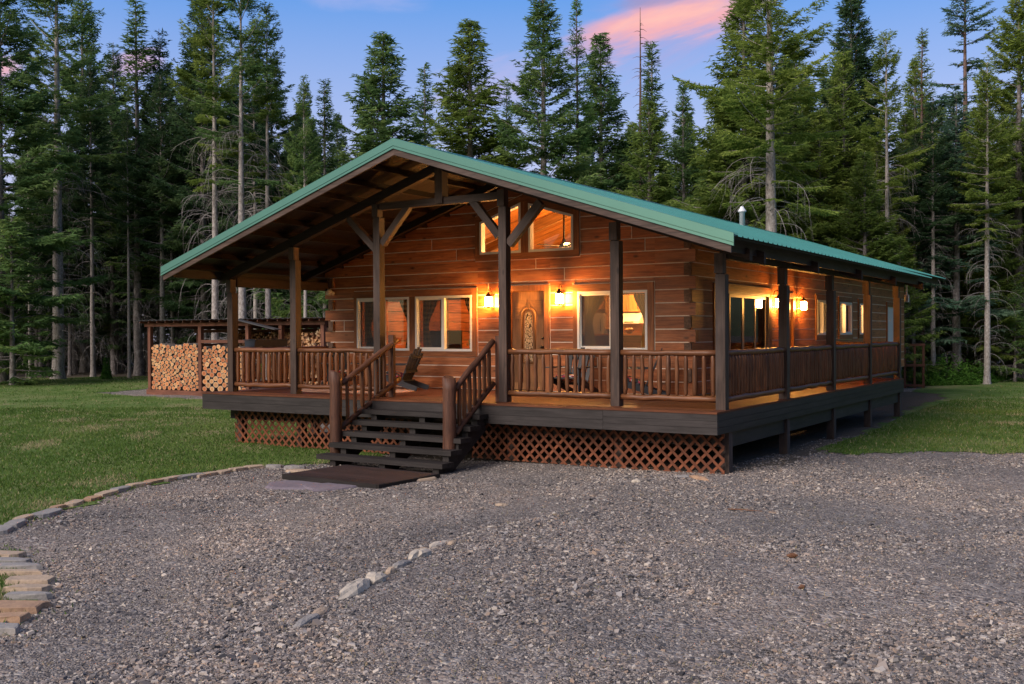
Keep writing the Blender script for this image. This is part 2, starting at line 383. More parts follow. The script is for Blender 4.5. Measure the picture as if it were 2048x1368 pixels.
def gravel_mat():
    m, nt, out = newmat('gravel_bed'); tc = N(nt, 'TexCoord')
    w = N(nt, 'TexNoise', Scale=9.0, Detail=3.0); K(nt, tc.outputs['Object'], w.inputs['Vector'])
    wv = mixc(nt, 0.05, tc.outputs['Object'], w.outputs['Color'], 'ADD')
    cols = []; heights = []
    for sc, seed in ((26.0, 0), (55.0, 3)):
        vo = N(nt, 'TexVoronoi', Scale=sc, Randomness=1.0); K(nt, wv, vo.inputs['Vector'])
        sp = N(nt, 'SeparateColor'); K(nt, vo.outputs['Color'], sp.inputs[0])
        cols.append(ramp(nt, sp.outputs[0], [(0.0, (0.075, 0.062, 0.060)), (0.3, (0.19, 0.165, 0.155)), (0.6, (0.30, 0.245, 0.215)), (0.85, (0.36, 0.33, 0.32)), (1.0, (0.52, 0.46, 0.40))]).outputs[0])
        heights.append(mth(nt, 'SUBTRACT', 1.0, vo.outputs['Distance']))
    f = N(nt, 'TexNoise', Scale=3.0, Detail=4.0); K(nt, tc.outputs['Object'], f.inputs['Vector'])
    ff = ramp(nt, f.outputs[0], [(0.42, (0, 0, 0)), (0.58, (1, 1, 1))]).outputs[0]
    c = mixc(nt, ff, cols[0], cols[1])
    big = N(nt, 'TexNoise', Scale=0.35, Detail=5.0, Roughness=0.6); K(nt, tc.outputs['Object'], big.inputs['Vector'])
    c = mixc(nt, 1.0, c, ramp(nt, big.outputs[0], [(0.32, (0.56, 0.57, 0.59)), (0.5, (0.78, 0.77, 0.76)), (0.70, (1.04, 0.97, 0.89))]).outputs[0], 'MULTIPLY')
    p = N(nt, 'BsdfPrincipled', Roughness=0.9); K(nt, c, p.inputs['Base Color'])
    h = mixc(nt, ff, heights[0], heights[1])
    bp = N(nt, 'Bump', Strength=1.0, Distance=0.03); K(nt, h, bp.inputs['Height']); K(nt, bp.outputs[0], p.inputs['Normal'])
    K(nt, p.outputs[0], out.inputs[0]); return m
def chip_mat():
    m, nt, out = newmat('gravel_chips'); ta = N(nt, 'Attribute', attribute_name='tint')
    c = ramp(nt, ta.outputs['Fac'], [(0.0, (0.040, 0.036, 0.038)), (0.16, (0.10, 0.093, 0.098)), (0.36, (0.215, 0.180, 0.168)), (0.58, (0.285, 0.252, 0.240)), (0.72, (0.38, 0.27, 0.20)), (0.86, (0.46, 0.415, 0.39)), (1.0, (0.66, 0.57, 0.48))]).outputs[0]
    tc = N(nt, 'TexCoord'); big = N(nt, 'TexNoise', Scale=0.35, Detail=5.0, Roughness=0.6); K(nt, tc.outputs['Object'], big.inputs['Vector'])
    c = mixc(nt, 1.0, c, ramp(nt, big.outputs[0], [(0.32, (0.56, 0.57, 0.59)), (0.5, (0.78, 0.77, 0.76)), (0.70, (1.04, 0.97, 0.89))]).outputs[0], 'MULTIPLY')
    p = N(nt, 'BsdfPrincipled', Roughness=0.85); K(nt, c, p.inputs['Base Color']); K(nt, p.outputs[0], out.inputs[0]); return m
def lawn_mat():
    m, nt, out = newmat('lawn_turf'); tc = N(nt, 'TexCoord')
    n1 = N(nt, 'TexNoise', Scale=0.45, Detail=8.0, Roughness=0.68); K(nt, tc.outputs['Object'], n1.inputs['Vector'])
    n2 = N(nt, 'TexNoise', Scale=26.0, Detail=5.0, Roughness=0.7); K(nt, tc.outputs['Object'], n2.inputs['Vector'])
    c = ramp(nt, n1.outputs[0], [(0.32, (0.057, 0.105, 0.023)), (0.46, (0.096, 0.157, 0.039)), (0.58, (0.155, 0.194, 0.067)), (0.68, (0.279, 0.226, 0.130))]).outputs[0]
    c = mixc(nt, 1.0, c, ramp(nt, n2.outputs[0], [(0.3, (0.5, 0.5, 0.5)), (0.7, (1.35, 1.35, 1.3))]).outputs[0], 'MULTIPLY')
    p = N(nt, 'BsdfPrincipled', Roughness=0.95); p.inputs['Specular IOR Level'].default_value = 0.1; K(nt, c, p.inputs['Base Color'])
    bp = N(nt, 'Bump', Strength=0.8, Distance=0.03); K(nt, n2.outputs[0], bp.inputs['Height']); K(nt, bp.outputs[0], p.inputs['Normal'])
    K(nt, p.outputs[0], out.inputs[0]); return m
def blade_mat():
    m, nt, out = newmat('grass_blades'); ta = N(nt, 'Attribute', attribute_name='tint')
    c = ramp(nt, ta.outputs['Fac'], [(0.0, (0.057, 0.110, 0.021)), (0.5, (0.112, 0.183, 0.041)), (0.85, (0.197, 0.246, 0.078)), (1.0, (0.373, 0.315, 0.177))]).outputs[0]
    d = N(nt, 'BsdfDiffuse'); t = N(nt, 'BsdfTranslucent'); K(nt, c, d.inputs[0]); K(nt, c, t.inputs[0])
    mx = N(nt, 'MixShader'); mx.inputs[0].default_value = 0.35
    K(nt, d.outputs[0], mx.inputs[1]); K(nt, t.outputs[0], mx.inputs[2]); K(nt, mx.outputs[0], out.inputs[0]); return m
def foliage(name, c0, c1, c2):
    m, nt, out = newmat(name); ta = N(nt, 'Attribute', attribute_name='tint'); oi = N(nt, 'ObjectInfo')
    c = ramp(nt, ta.outputs['Fac'], [(0.0, c0), (0.55, c1), (1.0, c2)]).outputs[0]
    c = mixc(nt, 1.0, c, ramp(nt, oi.outputs['Random'], [(0, (0.78, 0.82, 0.85)), (1, (1.22, 1.15, 1.05))]).outputs[0], 'MULTIPLY')
    d = N(nt, 'BsdfDiffuse'); t = N(nt, 'BsdfTranslucent'); K(nt, c, d.inputs[0]); K(nt, c, t.inputs[0])
    mx = N(nt, 'MixShader'); mx.inputs[0].default_value = 0.45
    K(nt, d.outputs[0], mx.inputs[1]); K(nt, t.outputs[0], mx.inputs[2]); K(nt, mx.outputs[0], out.inputs[0]); return m
M['fir'] = foliage('fir_needles', (0.070, 0.135, 0.053), (0.134, 0.234, 0.080), (0.247, 0.337, 0.110))
M['olivefir'] = foliage('olive_fir_needles', (0.098, 0.152, 0.036), (0.194, 0.274, 0.061), (0.319, 0.391, 0.102))
M['darkfir'] = foliage('dark_fir_needles', (0.041, 0.083, 0.040), (0.081, 0.150, 0.068), (0.151, 0.222, 0.090))
M['larch'] = foliage('larch_needles', (0.083, 0.166, 0.038), (0.138, 0.262, 0.062), (0.206, 0.344, 0.097))
M['bluefir'] = foliage('bluish_fir_needles', (0.064, 0.129, 0.086), (0.118, 0.213, 0.140), (0.198, 0.287, 0.179))
M['shrub'] = foliage('shrub_leaves', (0.046, 0.122, 0.023), (0.092, 0.214, 0.039), (0.153, 0.306, 0.061))
def bark_mat(name, c1, c2, c3):
    m, nt, out = newmat(name); uv = N(nt, 'UVMap'); mp = N(nt, 'Mapping'); mp.inputs['Scale'].default_value = (1.5, 3.5, 1); K(nt, uv.outputs[0], mp.inputs[0])
    nz = N(nt, 'TexNoise', Scale=3.2, Detail=8.0, Roughness=0.72, Distortion=0.4); K(nt, mp.outputs[0], nz.inputs['Vector'])
    c = ramp(nt, nz.outputs[0], [(0.32, c1), (0.5, c2), (0.66, c3)]).outputs[0]
    p = N(nt, 'BsdfPrincipled', Roughness=0.9); p.inputs['Specular IOR Level'].default_value = 0.2; K(nt, c, p.inputs['Base Color'])
    bp = N(nt, 'Bump', Strength=0.8, Distance=0.03); K(nt, nz.outputs[0], bp.inputs['Height']); K(nt, bp.outputs[0], p.inputs['Normal'])
    K(nt, p.outputs[0], out.inputs[0]); return m
M['bark'] = bark_mat('grey_bark', (0.075, 0.060, 0.056), (0.20, 0.175, 0.165), (0.37, 0.34, 0.325))
M['palebark'] = bark_mat('pale_bark', (0.14, 0.115, 0.10), (0.34, 0.30, 0.275), (0.52, 0.48, 0.45))
M['redbark'] = bark_mat('reddish_bark', (0.06, 0.038, 0.032), (0.15, 0.095, 0.078), (0.25, 0.18, 0.15))
M['deadwood'] = plain('dead_twigs', (0.27, 0.245, 0.235), 0.9, noise=0.35, scale=3)

# ------------------------------------------------------------------ world
def world():
    w = bpy.data.worlds.new('World'); SC.world = w; w.use_nodes = True
    nt = w.node_tree; nt.nodes.clear(); out = nt.nodes.new('ShaderNodeOutputWorld')
    tc = N(nt, 'TexCoord'); d = tc.outputs['Generated']
    sp = N(nt, 'SeparateXYZ'); K(nt, d, sp.inputs[0]); z = sp.outputs[2]
    sky = nt.nodes.new('ShaderNodeTexSky'); sky.sky_type = 'NISHITA'; sky.sun_disc = False
    sky.sun_elevation = R(14); sky.sun_rotation = R(196); sky.air_density = 1.0; sky.ozone_density = 3.0
    base = ramp(nt, z, [(0.0, (0.62, 0.60, 0.80)), (0.14, (0.56, 0.58, 0.86)), (0.22, (0.36, 0.47, 0.84)), (0.31, (0.125, 0.335, 0.82)), (0.55, (0.05, 0.20, 0.60)), (0.75, (0.20, 0.28, 0.48)), (1.0, (0.34, 0.40, 0.52))]).outputs[0]
    def dot(vec):
        n = N(nt, 'VectorMath', operation='DOT_PRODUCT'); K(nt, d, n.inputs[0]); n.inputs[1].default_value = tuple(vec); return n.outputs['Value']
    # dusk glow in the part of the sky behind the photographer
    back = unit((-0.25, -0.97, 0.0))
    g = ramp(nt, mth(nt, 'MULTIPLY_ADD', dot(back), 0.5, 0.5), [(0.45, (0, 0, 0)), (0.95, (1, 1, 1))]).outputs[0]
    gz = ramp(nt, z, [(0.0, (1, 1, 1)), (0.85, (0.25, 0.25, 0.25))]).outputs[0]
    gf = mth(nt, 'MULTIPLY', g, gz)
    base = mixc(nt, gf, base, (1.25, 0.98, 0.86, 1))
    def streak(p0, p1, width, amt, colr, src, seed=0.0, gain=1.0, stretch=1.0):
        """a wind-drawn cloud bank lying between two directions of the sky, frayed along its length"""
        a = unit(ray(*p0)); b = unit(ray(*p1)); c = unit(a+b); e1 = unit(b-a); e2 = unit(np.cross(c, e1)); half = np.linalg.norm(b-a)/2
        x = dot(e1); y = dot(e2); cv = N(nt, 'CombineXYZ')
        K(nt, mth(nt, 'MULTIPLY', x, 7.0*stretch), cv.inputs[0]); K(nt, mth(nt, 'MULTIPLY', y, 34.0*stretch), cv.inputs[1]); cv.inputs[2].default_value = seed
        nz = N(nt, 'TexNoise', Scale=1.0, Detail=7.0, Roughness=0.58, Distortion=0.5); K(nt, cv.outputs[0], nz.inputs['Vector'])
        s1 = mth(nt, 'DIVIDE', mth(nt, 'ABSOLUTE', x), half); s2 = mth(nt, 'DIVIDE', mth(nt, 'ABSOLUTE', y), width)
        rr = mth(nt, 'ADD', mth(nt, 'POWER', s1, 2.5), mth(nt, 'POWER', s2, 2.0))
        fall = mth(nt, 'SUBTRACT', 1.0, rr)
        f = mth(nt, 'ADD', mth(nt, 'MULTIPLY', fall, 0.85), mth(nt, 'MULTIPLY', mth(nt, 'SUBTRACT', nz.outputs[0], 0.52), 2.6*gain))
        f = mth(nt, 'MULTIPLY', f, mth(nt, 'GREATER_THAN', dot(c), 0.3))
        m_ = N(nt, 'MapRange', interpolation_type='SMOOTHSTEP'); K(nt, f, m_.inputs['Value']); m_.inputs['From Min'].default_value = 0.08; m_.inputs['From Max'].default_value = 0.95
        return mixc(nt, mth(nt, 'MULTIPLY', m_.outputs[0], amt, clamp=True), src, (*colr, 1))
    base = streak((1020, 150), (1620, -60), 0.050, 0.55, (0.50, 0.38, 0.66), base, 1.0)
    base = streak((1120, 100), (1580, -20), 0.030, 0.95, (1.05, 0.44, 0.40), base, 2.0)
    base = streak((1190, 66), (1520, 0), 0.013, 0.9, (1.15, 0.56, 0.42), base, 5.0)
    base = streak((1200, 20), (1420, -25), 0.012, 0.75, (0.36, 0.28, 0.50), base, 9.0)
    base = streak((200, 145), (340, 105), 0.016, 0.9, (0.80, 0.44, 0.58), base, 3.0)
    base = streak((-120, 160), (60, 125), 0.016, 0.95, (0.95, 0.47, 0.50), base, 4.0)
    base = streak((820, 215), (1180, 120), 0.030, 0.45, (0.66, 0.50, 0.76), base, 7.0)
    base = streak((560, -20), (900, -10), 0.020, 0.35, (0.60, 0.55, 0.85), base, 8.0)
    # the forest that rings the clearing on the sides and behind: a dark, uneven treeline under the sky
    az = N(nt, 'TexNoise', Scale=26.0, Detail=4.0, Roughness=0.7); hv = N(nt, 'CombineXYZ'); K(nt, sp.outputs[0], hv.inputs[0]); K(nt, sp.outputs[1], hv.inputs[1])
    nv = N(nt, 'VectorMath', operation='NORMALIZE'); K(nt, hv.outputs[0], nv.inputs[0]); K(nt, nv.outputs[0], az.inputs['Vector'])
    top = mth(nt, 'MULTIPLY_ADD', az.outputs[0], 0.42, 0.10)
    tl = N(nt, 'MapRange', interpolation_type='SMOOTHSTEP'); K(nt, mth(nt, 'SUBTRACT', top, z), tl.inputs['Value']); tl.inputs['From Min'].default_value = -0.01; tl.inputs['From Max'].default_value = 0.03
    fd = N(nt, 'VectorMath', operation='DOT_PRODUCT'); K(nt, nv.outputs[0], fd.inputs[0]); fd.inputs[1].default_value = tuple(unit((FW[0], FW[1], 0)))
    side = N(nt, 'MapRange'); K(nt, fd.outputs['Value'], side.inputs['Value']); side.inputs['From Min'].default_value = 0.76; side.inputs['From Max'].default_value = 0.70
    fn = N(nt, 'TexNoise', Scale=60.0, Detail=5.0, Roughness=0.75); K(nt, d, fn.inputs['Vector'])
    fc = ramp(nt, fn.outputs[0], [(0.35, (0.006, 0.009, 0.006)), (0.7, (0.05, 0.065, 0.035))]).outputs[0]
    base = mixc(nt, mth(nt, 'MULTIPLY', tl.outputs[0], side.outputs[0]), base, fc)
    b1 = N(nt, 'Background', Strength=0.10); K(nt, sky.outputs[0], b1.inputs[0])
    b2 = N(nt, 'Background', Strength=0.72); K(nt, base, b2.inputs[0])
    mx = N(nt, 'MixShader'); mx.inputs[0].default_value = 0.82
    K(nt, b1.outputs[0], mx.inputs[1]); K(nt, b2.outputs[0], mx.inputs[2]); K(nt, mx.outputs[0], out.inputs[0])
world()
sl = bpy.data.lights.new('sun', 'SUN'); sl.energy = 2.6; sl.angle = R(40); sl.color = (1.0, 0.90, 0.82)
so = bpy.data.objects.new('sun', sl); COL.objects.link(so)
_sd = Vector((0.20, 0.84, -0.62))      # light travels into the scene, from the dusk glow behind the camera
so.rotation_euler = _sd.to_track_quat('-Z', 'Y').to_euler()
SC.view_settings.view_transform = 'Standard'; SC.view_settings.look = 'None'
SC.view_settings.exposure = 0.6; SC.view_settings.gamma = 1.0
# ================================================================== the ground
def inpoly(x, y, P):
    inside = np.zeros(np.shape(x), bool); n = len(P)
    for i in range(n):
        x0, y0 = P[i]; x1, y1 = P[(i+1) % n]
        c = ((y0 > y) != (y1 > y)) & (x < (x1-x0)*(y-y0)/((y1-y0) if y1 != y0 else 1e-9)+x0)
        inside ^= c
    return inside
LAWN_L = [(-6.2, -8.6), (-6.6, -7.9), (-7.03, -7.1), (-7.5, -5.9), (-7.8, -4.75), (-8.1, -3.6), (-8.08, -2.9), (-7.75, -2.3), (-7.2, -1.95),
          (-6.9, -1.5), (-7.2, 0.3), (-10.5, 1.6), (-13, 4.2), (-19, 9.2), (-26, 10.3), (-31.5, 10.6), (-33, 15), (-36, 22), (-39, 31), (-44, 24), (-47.5, 18.5), (-58, 3), (-45, -8), (-20, -12), (-9, -10)]
LAWN_P = [(-4.75, -9.2), (-4.2, -9.65), (-3.5, -9.95), (-2.95, -10.3), (-2.0, -11.0), (-1.3, -12.0), (-6, -16), (-10, -11)]
LAWN_R = [(0.28, 4.4), (0.95, 3.65), (2.2, 4.7), (3.72, 5.85), (8, 9.4), (26, 24), (34, 60), (10, 54), (-5, 46), (-4.4, 38), (-2.7, 30.5), (-2.3, 25.6), (-1.0, 24.0), (-0.4, 21.6), (-0.45, 16.8), (-0.05, 12.5), (0.22, 8.7)]
def sheet(name, xs, ys, mask, lift, mat):
    gx, gy = np.meshgrid(xs, ys, indexing='ij'); nx, ny = len(xs), len(ys)
    V = np.stack([gx, gy, hgt(gx, gy)+lift-(0.5*np.exp(-((gx-2)**2+(gy+4)**2)/260.0) if name == 'ground' else 0)], -1).reshape(-1, 3)
    i = np.arange(nx-1)[:, None]*ny+np.arange(ny-1)[None, :]
    F = np.stack([i, i+ny, i+ny+1, i+1], -1).reshape(-1, 4)
    if mask is not None:
        cx = (gx[:-1, :-1]+gx[1:, 1:])/2; cy = (gy[:-1, :-1]+gy[1:, 1:])/2
        F = F[mask(cx, cy).ravel()]
    used, inv = np.unique(F, return_inverse=True); V = V[used]; F = inv.reshape(-1, 4)
    me = fast_mesh(name, V, F, mat, smooth=True)
    o = bpy.data.objects.new(name, me); COL.objects.link(o); o['kind'] = 'structure'; return o
far = np.concatenate([np.linspace(-420, -70, 15), np.linspace(-65, 65, 66), np.linspace(75, 420, 15)])
sheet('ground', far, np.concatenate([np.linspace(-60, -20, 6), np.linspace(-18, 100, 60), np.linspace(120, 500, 12)]), None, -0.03, ground_mat())
DRIVE = [(-16, -16), (16, -18), (22, 6), (24, 20), (1.5, 24), (-2, 30), (-14, 24), (-33, 17), (-33, 9.5), (-26, 8.5), (-14, 2)]
sheet('gravel_driveway', np.arange(-34, 24, 0.12), np.arange(-18, 30, 0.12), lambda x, y: inpoly(x, y, DRIVE), 0.0, gravel_mat())
DIRT_SHADE = [(-11.7, 0.12), (0.1, 0.12), (0.5, 2.6), (0.3, 4.4), (0.3, 8.7), (0.05, 12.5), (-0.4, 16.8), (-0.3, 21.6), (-0.9, 24), (-2.4, 26), (-5, 25), (-5, 5), (-11.7, 3)]  # dirt beside the deck; under the house its dark tone paints in shade
sheet('dirt_shade_strip', np.arange(-12, 1.2, 0.1), np.arange(0, 26.2, 0.1), lambda x, y: inpoly(x+0.12*np.sin(y*2.7)+0.06*np.sin(y*7.1), y+0.1*np.sin(x*3.1), DIRT_SHADE), 0.006, ground_mat())
LM = lawn_mat()
def wob(x, y):
    return x+0.10*np.sin(y*3.1)+0.05*np.sin(y*7.7+x), y+np.where(x > 0.5, 0.24*np.sin(x*1.7+0.6)+0.13*np.sin(x*4.3), 0.09*np.sin(x*3.7))+0.05*np.sin(x*8.3)
def lawnmask(P):
    return lambda x, y: inpoly(*wob(x, y), P)
sheet('lawn', np.arange(-58, -6, 0.16), np.arange(-16, 32, 0.16), lawnmask(LAWN_L), 0.012, LM)
sheet('lawn', np.arange(-10, -1, 0.1), np.arange(-16, -9, 0.1), lawnmask(LAWN_P), 0.012, LM)
sheet('lawn', np.arange(-6, 34, 0.16), np.arange(3, 60, 0.16), lawnmask(LAWN_R), 0.012, LM)

def footprint(n, d0, d1, power):
    """random ground points in front of the house, thicker where they are close"""
    q = RNG.random(n); p = 1-power+1
    d = (d0**p+q*(d1**p-d0**p))**(1/p)
    lat = RNG.uniform(-0.58, 0.58, n)*d
    x = CX+_fw2[0]*d+_rt2[0]*lat; y = CY+_fw2[1]*d+_rt2[1]*lat
    return x, y, d
_fw2 = (-math.sin(YAW), math.cos(YAW)); _rt2 = (math.cos(YAW), math.sin(YAW))
def anylawn(x, y):
    return inpoly(x, y, LAWN_L) | inpoly(x, y, LAWN_P) | inpoly(x, y, LAWN_R)
def gravel():
    x, y, d = footprint(470000, 5.6, 23, 1.35)
    keep = ~anylawn(x, y) & inpoly(x, y, DRIVE) & ~((y > 0.4) & (x < -0.3))
    fine = np.clip(0.55+0.5*np.sin(x*0.9+1.3*np.sin(y*0.7))*np.sin(y*0.8+1.1*np.sin(x*0.6))+0.25*np.sin(x*2.3+y*1.1+1.7*np.sin(y*1.9)), 0, 1) # coarser and finer drifts
    keep &= RNG.random(len(x)) < 0.30+0.70*fine
    hy = np.hypot(x-16, y+16); trk = np.exp(-((hy-12.9)/0.38)**2)+np.exp(-((hy-14.6)/0.38)**2)+0.8*np.exp(-((np.hypot(x+9, y+16)-9.6)/0.5)**2)
    keep &= RNG.random(len(x)) > 0.72*np.clip(trk, 0, 1)*(0.7+0.3*np.sin(x*2.1+y*1.3)); fine = fine*(1-0.8*np.clip(trk, 0, 1))
    x, y, d, fine = x[keep], y[keep], d[keep], fine[keep]; n = len(x)
    s = np.clip(RNG.lognormal(-4.98, 0.45, n), 0.0045, 0.027)*(0.7+0.5*fine)
    s = np.where(RNG.random(n) < 0.005, s*1.7, s)
    a = RNG.uniform(0, 6.283, n); asp = RNG.uniform(0.45, 0.95, n); th = s*RNG.uniform(0.25, 0.7, n)
    tx, ty = RNG.normal(0, 0.28, n), RNG.normal(0, 0.28, n)
    V = np.zeros((n, 8, 3)); z0 = hgt(x, y)
    for k, (sx, sy) in enumerate([(-1, -1), (1, -1), (1, 1), (-1, 1)]):
        lx = s*(sx+RNG.uniform(-0.5, 0.5, n)); ly = s*asp*(sy+RNG.uniform(-0.5, 0.5, n))
        for top in (0, 1):
            f = 0.82 if top else 1.0
            wx = (lx*np.cos(a)-ly*np.sin(a))*f; wy = (lx*np.sin(a)+ly*np.cos(a))*f
            V[:, k+4*top, 0] = x+wx; V[:, k+4*top, 1] = y+wy
            V[:, k+4*top, 2] = z0+(th*1.1 if top else -th*0.25)+wx*tx+wy*ty
    q = np.array([(4, 5, 6, 7), (0, 1, 5, 4), (1, 2, 6, 5), (2, 3, 7, 6), (3, 0, 4, 7)])
    F = (np.arange(n)[:, None, None]*8+q[None]).reshape(-1, 4)
    t = np.repeat(RNG.random(n), 5)
    o = bpy.data.objects.new('gravel', fast_mesh('gravel', V.reshape(-1, 3), F, chip_mat(), t)); COL.objects.link(o); o['kind'] = 'stuff'
    tag(o, 'loose grey and tan slate chips covering the driveway')
gravel()
def grass():
    X, Y, D_ = [], [], []
    for cnt, d0, d1, pw in ((330000, 7.5, 34, 1.6), (60000, 22, 60, 1.0)):
        x, y, d = footprint(cnt, d0, d1, pw); X.append(x); Y.append(y); D_.append(d)
    x, y, d = map(np.concatenate, (X, Y, D_))
    js = np.where(RNG.random(len(x)) < 0.35, 0.22, 0.06); jx, jy = RNG.normal(0, 1, len(x))*js, RNG.normal(0, 1, len(x))*js
    xx, yy = x+jx, y+jy; wx, wy = wob(xx, yy); keep = np.where(xx > 0.5, anylawn(wx, wy), anylawn(xx, yy)) & ~((x > -11.6) & (x < 0) & (y > 0.8)) & ~inpoly(x, y, DIRT_SHADE)
    x, y, d = x[keep], y[keep], d[keep]; n = len(x)
    h = RNG.uniform(0.018, 0.05, n)*(1+0.012*d); w = RNG.uniform(0.003, 0.007, n)*(1+0.05*d)
    patch = 0.5+0.5*np.sin(x*0.8+2*np.sin(y*0.5))*np.sin(y*0.9+1.7*np.sin(x*0.45))
    a = RNG.uniform(0, 6.283, n); lx, ly = RNG.normal(0, 0.5, n)*h, RNG.normal(0, 0.5, n)*h
    z = hgt(x, y)+0.01; V = np.zeros((n, 3, 3))
    V[:, 0] = np.stack([x-w*np.cos(a), y-w*np.sin(a), z], -1); V[:, 1] = np.stack([x+w*np.cos(a), y+w*np.sin(a), z], -1)
    V[:, 2] = np.stack([x+lx, y+ly, z+h], -1)
    t = np.clip(0.55*RNG.random(n)+0.45*patch-0.05, 0, 0.93); dry = np.sin(x*1.1+2.2*np.sin(y*0.63+1))*np.sin(y*1.25+1.9*np.sin(x*0.55))+0.5*np.sin(x*2.9+y*2.1); t = np.where(RNG.random(n) < np.clip(0.06+0.9*(dry-0.55), 0.06, 0.75), 1.0, t)
    F = np.arange(n*3).reshape(n, 3)
    o = bpy.data.objects.new('grass', fast_mesh('grass', V.reshape(-1, 3), F, blade_mat(), t, corners=3)); COL.objects.link(o); o['kind'] = 'stuff'
    tag(o, 'short mown green grass of the lawns around the cabin')
grass()

def weeds():
    """dry weed tufts and fallen needles caught in the gravel"""
    x, y, d = footprint(900, 6.2, 19, 1.2); k = ~anylawn(x, y) & inpoly(x, y, DRIVE) & ~((y > -0.6) & (x < 0.2)); x, y = x[k], y[k]
    big = RNG.random(len(x)) < 0.16; n = np.where(big, 34, 9); idx = np.repeat(np.arange(len(x)), n); m_ = len(idx)
    sp_ = np.where(big, 0.16, 0.05)[idx]; px = x[idx]+RNG.normal(0, 1, m_)*sp_; py = y[idx]+RNG.normal(0, 1, m_)*sp_; a = RNG.uniform(0, 6.283, m_)
    l = RNG.uniform(0.015, 0.045, m_); w = RNG.uniform(0.0012, 0.0028, m_); z = hgt(px, py)+0.006; V = np.zeros((m_, 3, 3))
    V[:, 0] = np.stack([px-w*np.sin(a), py+w*np.cos(a), z], -1); V[:, 1] = np.stack([px+w*np.sin(a), py-w*np.cos(a), z], -1)
    V[:, 2] = np.stack([px+l*np.cos(a), py+l*np.sin(a), z+l*RNG.uniform(0.1, 0.7, m_)], -1)
    m, nt, out = newmat('dry_weeds'); ta = N(nt, 'Attribute', attribute_name='tint')
    c = ramp(nt, ta.outputs['Fac'], [(0, (0.22, 0.13, 0.05)), (0.6, (0.36, 0.26, 0.10)), (1, (0.16, 0.19, 0.06))]).outputs[0]
    p = N(nt, 'BsdfPrincipled', Roughness=0.9); K(nt, c, p.inputs['Base Color']); K(nt, p.outputs[0], out.inputs[0])
    o = bpy.data.objects.new('weeds', fast_mesh('weeds', V.reshape(-1, 3), np.arange(m_*3).reshape(m_, 3), m, RNG.random(m_), corners=3)); COL.objects.link(o); o['kind'] = 'stuff'
    tag(o, 'dry yellow weed tufts and needles caught in the driveway gravel')
weeds()
# ================================================================== the cabin
D, XW, XL, YB = 3.15, -1.883, -11.465, 22.4
RX, RZ, SL = -5.735, 4.757, 0.3242
def zt(x, off=0.0): return RZ-SL*abs(x-RX)+off
PX = [-11.455, -9.525, -7.22, -4.215, -1.91, 0.0]        # right edges of the six front posts
SY = [3.19*k for k in range(1, 5)]
cabin = empty('log_cabin', (0, 0, 0), 0, 'brown log cabin with a green metal roof and a timber porch along two sides', 'cabin')
def part(mb, name, mat, parent=cabin, label=None, **kw):
    o = mb.build(name, mat, parent, **kw)
    if label: o['label'] = label
    return o
def rect(x0, z0, x1, z1): return [(x0, z0), (x1, z0), (x1, z1), (x0, z1)]
def grow(P, e):
    xs = [p[0] for p in P]; zs = [p[1] for p in P]; cx, cz = sum(xs)/len(P), sum(zs)/len(P)
    return [(x+math.copysign(e, x-cx), z+math.copysign(e, z-cz)) for x, z in P]
ZK = lambda k: 0.011+0.264*k
def roofclip(P):
    P = clip(P, (SL, 1), RZ-0.075+SL*RX)
    return clip(P, (-SL, 1), RZ-0.075-SL*RX) if P else []
# ---- openings on the front wall (x, z) and on the right wall (y, z)
W1, W2, W3 = (-10.56, 0.87, -8.95, 2.128), (-8.77, 0.86, -7.16, 2.13), (-4.454, 0.90, -2.839, 2.13)
DOOR = (-6.14, 0.035, -5.27, 2.18)
GW1 = [(-6.935, 3.02), (-5.855, 3.02), (-5.855, 4.115), (-6.935, 3.745)]
GW2 = [(-5.655, 3.02), (-4.545, 3.02), (-4.545, 3.76), (-5.655, 4.085)]
F_open = [rect(*W1), rect(*W2), rect(*W3), rect(*DOOR), GW1, GW2]
T12 = rect(-10.66, 0.735, -7.03, 2.29); T3 = rect(-4.566, 0.76, -2.70, 2.285); TD = rect(-6.27, 0.0, -5.145, 2.31)
TG = [(-7.06, 2.88), (-4.41, 2.88), (-4.41, 3.87), (-5.735, 4.30), (-7.06, 3.87)]
S_w = {'slider': (4.36, 0.06, 7.80, 2.14), 'door': (8.66, 0.03, 9.55, 2.08), 'w4': (11.62, 1.17, 12.82, 2.11), 'w5': (13.85, 1.17, 15.15, 2.11), 'w6': (16.06, 1.17, 17.36, 2.11), 'rear': (19.76, 0.03, 20.9, 2.09)}
S_trim = {k: rect(v[0]-0.11, max(0, v[1]-0.13), v[2]+0.11, v[3]+0.15) for k, v in S_w.items()}
def logwall(name, span, fr, kmax, lend, rend, trims, opens, joints, L, whole, roof=False):
    """squared log courses with pale chinking in the seams; fr(depth) gives the 2-D -> 3-D map at that depth behind the face"""
    mb = MB()
    for k in range(kmax):
        z0, z1 = ZK(k)+0.009, ZK(k+1)-0.009
        a, b = lend(k), rend(k)
        cuts = [a]+sorted(joints.get(k, []))+[b]
        for i in range(len(cuts)-1):
            x0 = cuts[i]+(0.010 if i else 0); x1 = cuts[i+1]-(0.010 if i+2 < len(cuts) else 0)
            ps = [rect(x0, z0, x1, z1)]
            for T in trims: ps = subtract(ps, grow(T, 0.017))
            tv = random.random(); off = random.uniform(0, 0.004)
            for P in ps:
                if roof: P = roofclip(P)
                if P and area2(P) > 1e-4: mb.prism(P, fr(off), fr(0.16), L, tv)
    w = part(mb, name, M['log'])
    cb = MB(); ps = [whole]
    for O in opens: ps = subtract(ps, grow(O, 0.003))
    for P in ps:
        if roof: P = roofclip(P)
        if P and area2(P) > 1e-4: cb.prism(P, fr(0.007), fr(0.11), L)
    part(cb, 'chinking', M['chink'], w)
    return w
